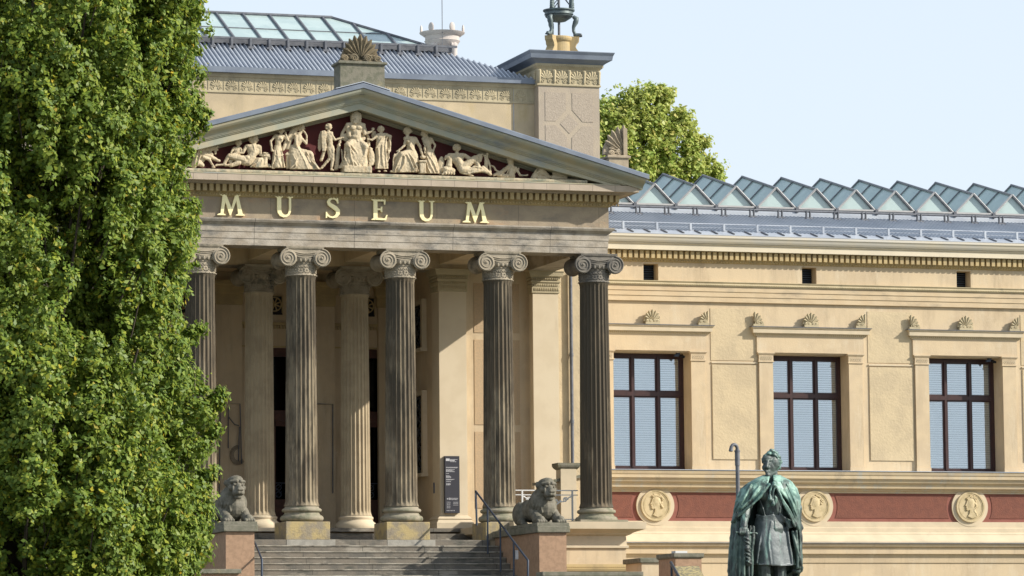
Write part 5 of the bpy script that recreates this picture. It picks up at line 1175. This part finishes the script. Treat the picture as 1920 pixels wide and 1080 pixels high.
# legs and boots
f.C(425, 800, 78, 432, 1020, 52, 20, 40).C(432, 1020, 52, 440, 1140, 50, 40, 20).C(440, 1140, 50, 436, 1300, 30, 20, 0).C(436, 1300, 32, 425, 1335, 24, 0, 90).C(425, 1335, 24, 420, 1340, 22, 90, 120)
f.C(540, 800, 78, 550, 1020, 52, 0, 0).C(550, 1020, 50, 548, 1140, 50, 0).C(548, 1140, 50, 552, 1300, 30, 0, -10).C(552, 1300, 32, 580, 1335, 24, -10, 60).C(580, 1335, 24, 590, 1340, 22, 60, 90)
mpart(f, 'body', m_brz, .0115)
f = FS(); rr = random.Random(3)
for k in range(90):
    a = rr.uniform(-pi*.62, pi*.62); e2 = rr.uniform(.0, 1)
    u = 490+sin(a)*62*(.55+.5*e2); v = 262-cos(a)*(46+48*(1-e2*.4)); d = 55*(1-e2)*rr.uniform(.2, 1)
    if v > 215 and u < 500 and u > 432: continue
    f.E(u, v, rr.uniform(11, 16), rr.uniform(9, 14), d, 14, rr.uniform(0, 180))
for u, v, r, d in ((495, 180, 24, 30), (470, 196, 18, 44), (520, 192, 20, 22), (540, 220, 19, 10), (550, 250, 16, 0), (440, 212, 15, 42), (425, 235, 12, 26), (548, 300, 12, -8), (505, 205, 20, 40)): f.E(u, v, r, r*.85, d, r)
f.E(497, 256, 66, 80, -18, 56)
mpart(f, 'curly_hair', m_brzh, .0095)
f = FS()      # coat: skirts below the sash, overlapping front, buttons
f.loft([(478, 660, 104, 86, 6), (478, 700, 112, 94, 8), (482, 780, 128, 104, 10), (492, 880, 138, 112, 12), (508, 1000, 148, 118, 14)], 4, .035, .8, n=110, seed=4)
f.L([(488, 690, 100), (474, 760, 112), (466, 850, 124), (484, 990, 130)], 8); f.L([(600, 720, 62), (618, 850, 76), (640, 995, 82)], 9); f.L([(420, 740, 88), (400, 850, 104), (384, 985, 94)], 7)
f.L([(378, 990, 60), (400, 996, 104), (440, 998, 122), (482, 1000, 128)], 5).L([(486, 1002, 128), (560, 1006, 122), (640, 1000, 84), (656, 996, 40)], 5)
for k in range(5): f.L([(382+k*3, 640+k*14, 40), (430, 652+k*12, 84), (500, 640+k*10, 92), (560, 650+k*9, 74), (592, 660+k*8, 50)], 8)
f.L([(560, 640, 84), (600, 690, 74), (606, 740, 74)], 10)
for k in range(2): f.L([(512+k*46, 470, 84-k*8), (516+k*40, 560, 92-k*8), (500+k*44, 630, 90-k*8)], 5)
for k in range(4): f.E(548, 500+k*42, 8, 8, 84).E(498, 500+k*42, 7, 7, 92)
f.L([(400, 520, 62), (430, 600, 82), (440, 640, 84)], 6)
mpart(f, 'coat', m_brzk, .0115, rough=((.2, .012),))
f = FS()      # cloak hung from the shoulders, open in front
R0 = [(488, 350, 66, 68, -8, -9, 9), (484, 372, 108, 92, -4, -7, 9), (480, 402, 160, 118, 0, -5, 10), (474, 450, 205, 134, 0, -9, 16), (470, 500, 228, 138, 0, -18, 28), (466, 540, 238, 142, 2, -30, 38), (462, 600, 246, 146, 4, -50, 48), (456, 660, 250, 150, 5, -62, 56),
      (452, 730, 255, 152, 5, -58, 66), (450, 800, 260, 152, 4, -48, 74), (448, 900, 264, 152, 2, -40, 76), (446, 1000, 268, 152, 0, -36, 74), (444, 1045, 270, 152, 0, -35, 80), (444, 1100, 266, 150, 0, -36, 112), (444, 1200, 264, 150, 0, -38, 120), (444, 1290, 262, 150, 0, -40, 122)]
f.loft(R0, 9, .045, 1.5, n=170, th=15, seed=11)
# hems turned over, hanging pleats and fur edge
f.L([(505, 410, 128), (560, 520, 136), (600, 580, 128), (640, 650, 108), (680, 740, 70)], 13).L([(520, 440, 134), (575, 560, 136), (620, 640, 120), (655, 720, 96)], 9)
f.L([(470, 420, 130), (410, 500, 134), (350, 560, 130), (290, 610, 112), (235, 650, 92), (205, 690, 60)], 13)
f.L([(400, 430, 122), (340, 520, 138), (270, 590, 122)], 8); f.L([(340, 420, 92), (290, 520, 120), (235, 620, 96)], 9); f.L([(440, 400, 104), (390, 470, 134), (330, 540, 140)], 7)
f.L([(560, 400, 100), (620, 520, 112), (670, 640, 84)], 8); f.L([(600, 420, 96), (655, 540, 88), (690, 660, 50)], 9)
for k, (u, d) in enumerate(((205, 60), (232, 92), (262, 112), (292, 122), (325, 112), (348, 96))):
    f.L([(u+22-k*3, 690+k*8, d-8), (u+6, 800, d), (u-2, 900, d+4), (u-4, 1010, d+4), (u-6, 1100, d)], 11+(k % 2)*5)
for k, (u, d) in enumerate(((700, 20), (690, 52), (668, 76))):
    f.L([(u-2, 720+k*20, d), (u+4, 820, d), (u-2+k*4, 920, d+6), (u-10+k*8, 1020, d+10)], 12)
f.L([(640, 760, 60), (660, 850, 86), (690, 950, 80), (705, 1030, 50)], 14).L([(645, 1040, 30), (680, 1050, 50), (708, 1020, 45)], 14)
f.L([(696, 700, 10), (714, 735, 14), (700, 760, 10)], 9)
mpart(f, 'cloak', m_brzc, .0115, rough=((.22, .03),))
f = FS()      # cord and tassels
f.E(505, 425, 18, 15, 146).L([(490, 425, 146), (478, 470, 150), (476, 505, 150)], 8).L([(515, 425, 146), (498, 480, 150), (497, 530, 146)], 8).L([(505, 425, 146), (525, 445, 146), (520, 425, 146)], 7)
f.C(475, 500, 12, 476, 528, 19, 150).C(497, 530, 11, 499, 560, 17, 146)
mpart(f, 'tasselled_cord', m_brzh, .009)
f = FS()      # sword with cross guard and wrapped sheath
f.C(302, 648, 14, 302, 652, 14, 112).C(303, 655, 9, 310, 765, 9, 114, 132).L([(232, 762, 128), (270, 768, 134), (380, 770, 128)], 7).E(380, 774, 10, 8, 128).E(232, 764, 9, 8, 128)
f.C(311, 775, 21, 322, 990, 19, 130, 122).E(322, 990, 26, 20, 122)
for k in range(7): f.L([(290+k*2, 800+k*28, 138), (312+k*1.5, 812+k*28, 152), (334+k*1.5, 826+k*28, 138)], 6)
f.E(310, 880, 18, 20, 142).E(322, 970, 16, 12, 142).C(322, 1000, 10, 330, 1330, 6, 120, 118)
mpart(f, 'sheathed_sword', m_brz, .0095)
zt = W(1434, 1147, SY).z
b = MB().slabring([(.0, 0), (.0, .3), (-.12, .32), (-.12, .5), (-.2, .55)], q.x-1.1, q.x+1.1, SY-1.0, SY+1.2); b.build('stepped_foot', m_sand, MON)
b = MB().box(q.x-.8, q.x+.8, SY-.7, SY+.9, .55, zt-.3); b.slabring([(0, zt-.3), (.06, zt-.26), (.1, zt-.12), (.1, zt-.1), (0, zt-.08), (-.1, zt+.01)], q.x-.8, q.x+.8, SY-.7, SY+.9); b.build('pedestal', m_sand, MON)
# hooked vent pipe standing behind the statue
a = W(1384, 960, -12); t = W(1381, 846, -12)
pp = thing('vent_pipe', (a.x, -12, 0), 'tall slim grey pipe with a hooked end rising behind the bronze statue', 'pipe')
MB().tube([(a.x, -12, 0), (a.x, -12, t.z+.05)], .05, 14).tube([(a.x, -12, t.z-.35), (a.x, -12, t.z+.0)], .062, 14).tube([(a.x, -12, t.z-.02), (a.x, -12, t.z+.02)], .072, 14).build('pipe', m_grey, pp, smooth=radians(40))
zz = t.z+.05; MB().tube([(a.x, -12, zz-.06)]+[(a.x-.085+.085*cos(k*pi/8), -12-.03*sin(k*pi/16), zz+.11*sin(k*pi/8)) for k in range(9)]+[(a.x-.175, -12.03, zz-.05)], [.042]*8+[.045, .05, .058], 12).build('hook', m_grey, pp, smooth=radians(50))
MB().ell((a.x-.175, -12.03, zz-.055), (.046, .046, .012)).build('opening', m_dark, pp)

# ------------------------------------------------------------------ objects on the roofs
# bronze tripod on the right tower
tx, ty, tz = 7.77, 5.5, 19.66
TR = thing('bronze_tripod', (tx, ty, tz), 'green bronze tripod with lion feet standing on the right tower', 'tripod')
b = MB()
b.lathe([(.40, tz), (.40, tz+.05), (.34, tz+.08), (.33, tz+.40), (.38, tz+.45), (.40, tz+.50), (.40, tz+.55), (.36, tz+.57)], tx, ty, 32)
FT = [(.50*cos(a), .50*sin(a)) for a in (radians(-20), radians(100), radians(220))]
for ux, uy in FT:
    q2 = sqrt(ux*ux+uy*uy); ex, ey = ux/q2, uy/q2; px_, py_ = -ey*.13, ex*.13
    b.loft([[(tx+ex*r+px_*s2, ty+ey*r+py_*s2, z) for r, z in ((.2, tz), (.62, tz), (.60, tz+.08), (.52, tz+.18), (.47, tz+.26), (.50, tz+.36), (.57, tz+.44), (.58, tz+.56), (.2, tz+.57))] for s2 in (-1, 1)])
b.build('stone_foot', mat('yellow_stone_foot', (.48, .36, .18), (.40, .31, .17), 4, bump=.2), TR)
for ux, uy in FT:
    b = MB(); P3 = lambda r, z: (tx+ux*r, ty+uy*r, tz+z)
    b.cap(P3(1.22, .615), P3(.92, .63), .06, .055); b.tube([P3(.95, .63), P3(.84, .74), P3(.84, .86), P3(.96, 1.0), P3(1.0, 1.1), P3(.82, 1.17)], [.055, .05, .055, .085, .08, .05], 8); b.ell(P3(1.0, 1.05), (.07, .07, .10))
    for k in (-1, 0, 1): b.cap((tx+ux*1.2-uy*.09*k, ty+uy*1.2+ux*.09*k, tz+.60), (tx+ux*1.3-uy*.1*k, ty+uy*1.3+ux*.1*k, tz+.59), .028, .02)
    b.build('lion_leg', m_trip, TR, smooth=radians(50))
    b = MB(); b.tube([P3(.72, 1.30), P3(.74, 1.5), P3(.82, 2.0), P3(.95, 2.8), P3(1.1, 3.6)], [.075, .06, .055, .055, .06], 8); b.tube([P3(.62, 1.3), P3(.66, 1.7), P3(.80, 2.6)], .03, 6)
    for k in range(5): b.ell(P3(.76+.01*k, 1.34+.05*k), (.075-.006*k, .075-.006*k, .035))
    b.build('upper_leg', m_trip, TR, smooth=radians(50))
MB().lathe([(.06, tz+1.0), (.2, tz+1.03), (.34, tz+1.12), (.40, tz+1.17), (.38, tz+1.19), (.42, tz+1.22), (.41, tz+1.29), (.46, tz+1.33), (.46, tz+1.36), (.3, tz+1.37)], tx, ty, 40).build('dish', m_trip, TR, smooth=radians(40))
MB().tube([(tx, ty, tz+.55), (tx, ty, tz+3.8)], .04, 8).build('centre_rod', m_grey, TR, smooth=radians(60))
b = MB()
for i in range(3):
    (a1, a2), (c1, c2) = FT[i], FT[(i+1) % 3]
    for k, (z0, z1) in enumerate(((1.42, 2.25), (2.25, 3.1))):
        s0, s1 = .74+.12*k, .86+.12*k
        b.tube([(tx+a1*s0, ty+a2*s0, tz+z0), (tx+c1*s1, ty+c2*s1, tz+z1)], .014, 5); b.tube([(tx+c1*s0, ty+c2*s0, tz+z0), (tx+a1*s1, ty+a2*s1, tz+z1)], .014, 5)
b.build('cross_bracing', m_iron, TR)
MB().lathe([(.2, tz+3.45), (.5, tz+3.6), (.75, tz+3.8), (.8, tz+3.85), (.6, tz+3.85)], tx, ty, 32).build('top_bowl', m_trip, TR, smooth=radians(40))
# pale brazier held by figures, far behind on the roof
bx, by = W(829, 60, 13).x, 13.0; zr = W(829, 62, 13).z
BR = thing('stone_brazier', (bx, by, zr-1.1), 'pale bowl carried by small figures beyond the lantern roof', 'brazier')
MB().lathe([(.1, zr-.52), (.3, zr-.50), (.44, zr-.42), (.52, zr-.30), (.55, zr-.26), (.52, zr-.24), (.53, zr-.12), (.58, zr-.10), (.60, zr-.08), (.68, zr-.03), (.70, zr), (.6, zr+.01), (.3, zr-.1)], bx, by, 48).build('bowl', m_braz, BR, smooth=radians(40))
for k in range(4):
    a = radians(-52+90*k); cx_, cy_ = bx+.44*cos(a), by+.44*sin(a)
    b = MB(); b.cap((cx_, cy_, zr-1.15), (cx_, cy_, zr-.62), .13, .10); b.cap((cx_, cy_, zr-.62), (cx_, cy_, zr-.42), .10, .11); b.ell((cx_*1.0, cy_, zr-.22), (.075, .075, .09)); b.cap((cx_, cy_, zr-.40), (cx_, cy_, zr-.3), .1, .05)
    for s in (-1, 1): b.cap((cx_-s*.12*sin(a), cy_+s*.12*cos(a), zr-.42), (cx_-s*.20*sin(a), cy_+s*.2*cos(a), zr-.12), .035, .03); b.cap((cx_-s*.05*sin(a), cy_+s*.05*cos(a), zr-.6), (cx_-s*.1*sin(a), cy_+s*.1*cos(a), zr-1.2), .03, .05)
    b.build('carrying_figure', m_braz, BR, remesh=.02)
for k in range(6):
    a = radians(-78+60*k); p = Vector((bx+.64*cos(a), by+.64*sin(a), zr+.10)); b = MB(); R = Matrix.Rotation(a+pi/2, 3, 'Z'); b.ell(p, (.10, .04, .15), 12, 8, R)
    b.build('palmette', m_braz, BR, smooth=radians(60))
MB().slabring([(0, zr-2.4), (0, zr-1.15)], bx-.45, bx+.45, by-.45, by+.45).build('block', m_braz, BR)
mx = W(829, 30, 12.4); t = MB().tube([(mx.x, 12.4, zr-2.5), (mx.x, 12.4, zr+4.5)], .012, 6).build('lightning_rod', m_grey, None, org=(mx.x, 12.4, zr-2.5)); tag(t, 'thin lightning rod in front of the pale brazier', 'lightning rod')

# ------------------------------------------------------------------ trees
def tufts(cen, bias, k, r, rng):
    """k leaves fan out round every twig end"""
    n = len(cen); d = rng.normal(size=(n, k, 3)); d[..., 2] += .25; d /= np.linalg.norm(d, axis=2)[..., None]
    rr_ = (r*rng.uniform(.55, 1.35, (n, 1, 1)))*rng.uniform(.35, 1.0, (n, k, 1))
    P_ = cen[:, None, :]+d*rr_; B_ = bias[:, None, :]+d*.75
    return P_.reshape(-1, 3), B_.reshape(-1, 3), d.reshape(-1, 3)
def leaf_mesh(name, m, pos, nrm_bias, size, rng, parent, aspect=.55, tip=None):
    n = len(pos)
    u = rng.normal(size=(n, 3))*(.45 if tip is not None else 1)+(tip if tip is not None else 0); u /= np.linalg.norm(u, axis=1)[:, None]
    nv = rng.normal(size=(n, 3))*.5+nrm_bias; nv /= np.linalg.norm(nv, axis=1)[:, None]
    u -= (u*nv).sum(1)[:, None]*nv; u /= np.linalg.norm(u, axis=1)[:, None]
    w = np.cross(nv, u); L = (size*rng.uniform(.5, 1.5, n))[:, None]
    v = np.empty((n, 4, 3)); v[:, 0] = pos-u*L*.5; v[:, 1] = pos+w*L*aspect*.5-nv*L*.10+u*L*.08; v[:, 2] = pos+u*L*.5; v[:, 3] = pos-w*L*aspect*.5-nv*L*.10+u*L*.08
    o3 = np.array(tuple(parent_origin(parent))); v = (v-o3).reshape(-1, 3)
    me = bpy.data.meshes.new(name); me.vertices.add(n*4); me.vertices.foreach_set('co', v.ravel())
    me.loops.add(n*4); me.loops.foreach_set('vertex_index', np.arange(n*4, dtype=np.int32))
    me.polygons.add(n); me.polygons.foreach_set('loop_start', np.arange(0, n*4, 4, dtype=np.int32)); me.update(calc_edges=True)
    me.materials.append(m); o = bpy.data.objects.new(name, me); COL.objects.link(o); o.parent = parent; return o
rng = np.random.default_rng(5)
TY = -45.0
ax = W(10, 600, TY); OAK = thing('oak_tree', (ax.x, TY, 0), 'tall columnar oak with dense green leaves filling the left edge', 'tree')
edge = [(-200, 330), (0, 372), (60, 368), (120, 350), (200, 338), (300, 340), (400, 352), (470, 358), (540, 338), (620, 352), (700, 366), (760, 380), (820, 386), (900, 384), (960, 376), (1020, 360), (1070, 330), (1120, 290), (1200, 260)]
ez = [W(10, y, TY).z for y, x in edge][::-1]; er = [W(x, y, TY).x-W(10, y, TY).x for y, x in edge][::-1]
def Rz(z): return np.interp(z, ez+[13, 15.5], er+[er[-1]*.85, .4])
def lump(p): return np.sin(p[..., 0]*1.9+1.3*np.sin(p[..., 2]*.55))+np.sin(p[..., 1]*2.1+2)+1.3*np.sin(p[..., 2]*1.25+p[..., 0]*1.4)+.8*np.sin(p[..., 0]*4.1+p[..., 2]*2.3)
P = []; BI = []; twigs = []
def spray(base, dr, L, n, rad, P, rng):
    t = rng.random(n)**.75; off = rng.normal(size=(n, 3))*(rad*(1.15-.9*t))[:, None]*.62; off[:, 2] *= 1.2
    c = base+dr*L*t[:, None]; c[:, 0] += .05*np.sin(t*7+base[2]*3)
    P.append(c+off); BI.append(off/(np.linalg.norm(off, axis=1)[:, None]+1e-6)*.8)
ns = 4400
th = rng.uniform(0, 2*pi, ns); zz_ = rng.uniform(1.7, 14.2, ns)
cnt = 0
for a, z in zip(th, zz_):
    front = sin(a) < .35
    if not front and rng.random() < .65: continue
    R = float(Rz(z+.6)); dep = 1-.62*rng.random()**1.7; r = R*dep*.93
    base = np.array([ax.x+cos(a)*r, TY+sin(a)*r*.95, z])
    if dep > .62 and lump(base) < -1.1: continue
    tilt = .25+.35*rng.random(); dr = np.array([cos(a)*tilt, sin(a)*tilt, 1.0])+rng.normal(size=3)*.14; dr /= np.linalg.norm(dr)
    L = rng.uniform(.5, 1.35); base = base-dr*L*.5
    spray(base, dr, L, int(9*L+3.5), .17+.09*L, P, rng); twigs.append((base, base+dr*L*.9)); cnt += 1
for x0, y0, x1, y1, rd in ((338, 275, 388, 215, .16), (355, 255, 372, 180, .12), (375, 795, 422, 728, .07), (375, 775, 412, 745, .08), (380, 860, 405, 800, .11), (375, 930, 398, 880, .12), (360, 1010, 392, 950, .16), (335, 1045, 375, 1000, .15), (320, 90, 352, 20, .15), (350, 60, 372, 0, .12), (330, 480, 368, 420, .14), (340, 420, 366, 380, .12), (345, 660, 372, 610, .12), (230, 1075, 330, 1035, .2)):
    p, q2 = W(x0, y0, TY-.2), W(x1, y1, TY-.3); d = np.array(q2-p); L = np.linalg.norm(d); spray(np.array(p), d/L, L, int(26*L+8), rd*1.25, P, rng); twigs.append((np.array(p)-[.5, 0, .5], np.array(q2)))
P = np.concatenate(P); bias = (P-np.array([ax.x, TY, 0])); bias[:, 2] = 0; bias /= (np.linalg.norm(bias, axis=1)[:, None]+1e-6); bias = bias*.45+np.array([.2, -.1, .45])+np.concatenate(BI)*.7
P, bias, tip_ = tufts(P, bias, 29, .135, rng)
leaf_mesh('crown', m_leaf, P, bias, .079, rng, OAK, .58, tip_)
b = MB(); b.tube([(ax.x, TY, 0), (ax.x+.05, TY, 3), (ax.x, TY, 8), (ax.x, TY, 14)], [.42, .34, .2, .04], 12)
rr = random.Random(2)
for k in range(46):
    a = rr.uniform(0, 2*pi); z = rr.uniform(.9, 9); R = float(Rz(z+2.2))*rr.uniform(.6, .88); pts = [(ax.x, TY, z)]
    for j in range(1, 6): t = j/5; pts.append((ax.x+cos(a)*R*(t**.7)+rr.uniform(-.06, .06), TY+sin(a)*R*(t**.7), z+2.6*t*t+.5*t+rr.uniform(-.05, .05)))
    b.tube(pts, [.06-.009*j for j in range(6)], 6)
for p, q2 in twigs[::3]: b.tube([tuple(p), tuple(q2)], [.012, .004], 4)
b.build('trunk', m_bark, OAK)
# tree behind the museum
BY = 45.0; k0 = W(1165, 300, BY); MT = thing('broadleaf_tree', (k0.x, BY, 0), 'yellow green tree rising behind the museum roof', 'tree')
P = []; blobs = [(1135, 210, 34), (1128, 280, 60), (1160, 240, 50), (1190, 205, 40), (1215, 185, 24), (1238, 178, 13), (1252, 182, 8), (1222, 235, 42), (1205, 285, 62), (1165, 320, 60), (1262, 215+40, 34), (1280, 228, 20), (1255, 300, 44), (1300, 272, 22), (1318, 264, 12), (1290, 310, 32), (1322, 318, 22), (1345, 325, 14), (1232, 205, 14), (1100, 300, 60), (1160, 400, 110), (1240, 380, 80)]
for px_, py_, rp in blobs:
    c = W(px_, py_, BY); r = rp/49.5; nc = int(8+rp*rp*.019)
    for k in range(nc):
        d = rng.normal(size=3); d /= np.linalg.norm(d); cc = np.array(c)+d*r*(.55+.45*rng.random()); 
        if rng.random() < .3: continue
        n = int(rng.uniform(4, 8)); s_r = min(.26, r*.4+.07); P.append(cc+rng.normal(size=(n, 3))*s_r*.62)
P = np.concatenate(P); bias = np.tile(np.array([.3, -.2, .6]), (len(P), 1)); P, bias, tip_ = tufts(P, bias, 12, .24, rng); leaf_mesh('crown', m_leaf2, P, bias, .165, rng, MT, .7, tip_)
b = MB(); b.tube([(k0.x, BY, 0), (k0.x, BY, 12), (k0.x+.3, BY, 19)], [.6, .4, .2], 10)
for px_, py_, rp in blobs: c = W(px_, py_, BY); b.tube([(k0.x+.2, BY, 15), ((k0.x+c.x)/2+.2, BY+.2, (15+c.z)/2+.6), tuple(c)], [.16, .09, .03], 6)
b.build('trunk', m_bark, MT)
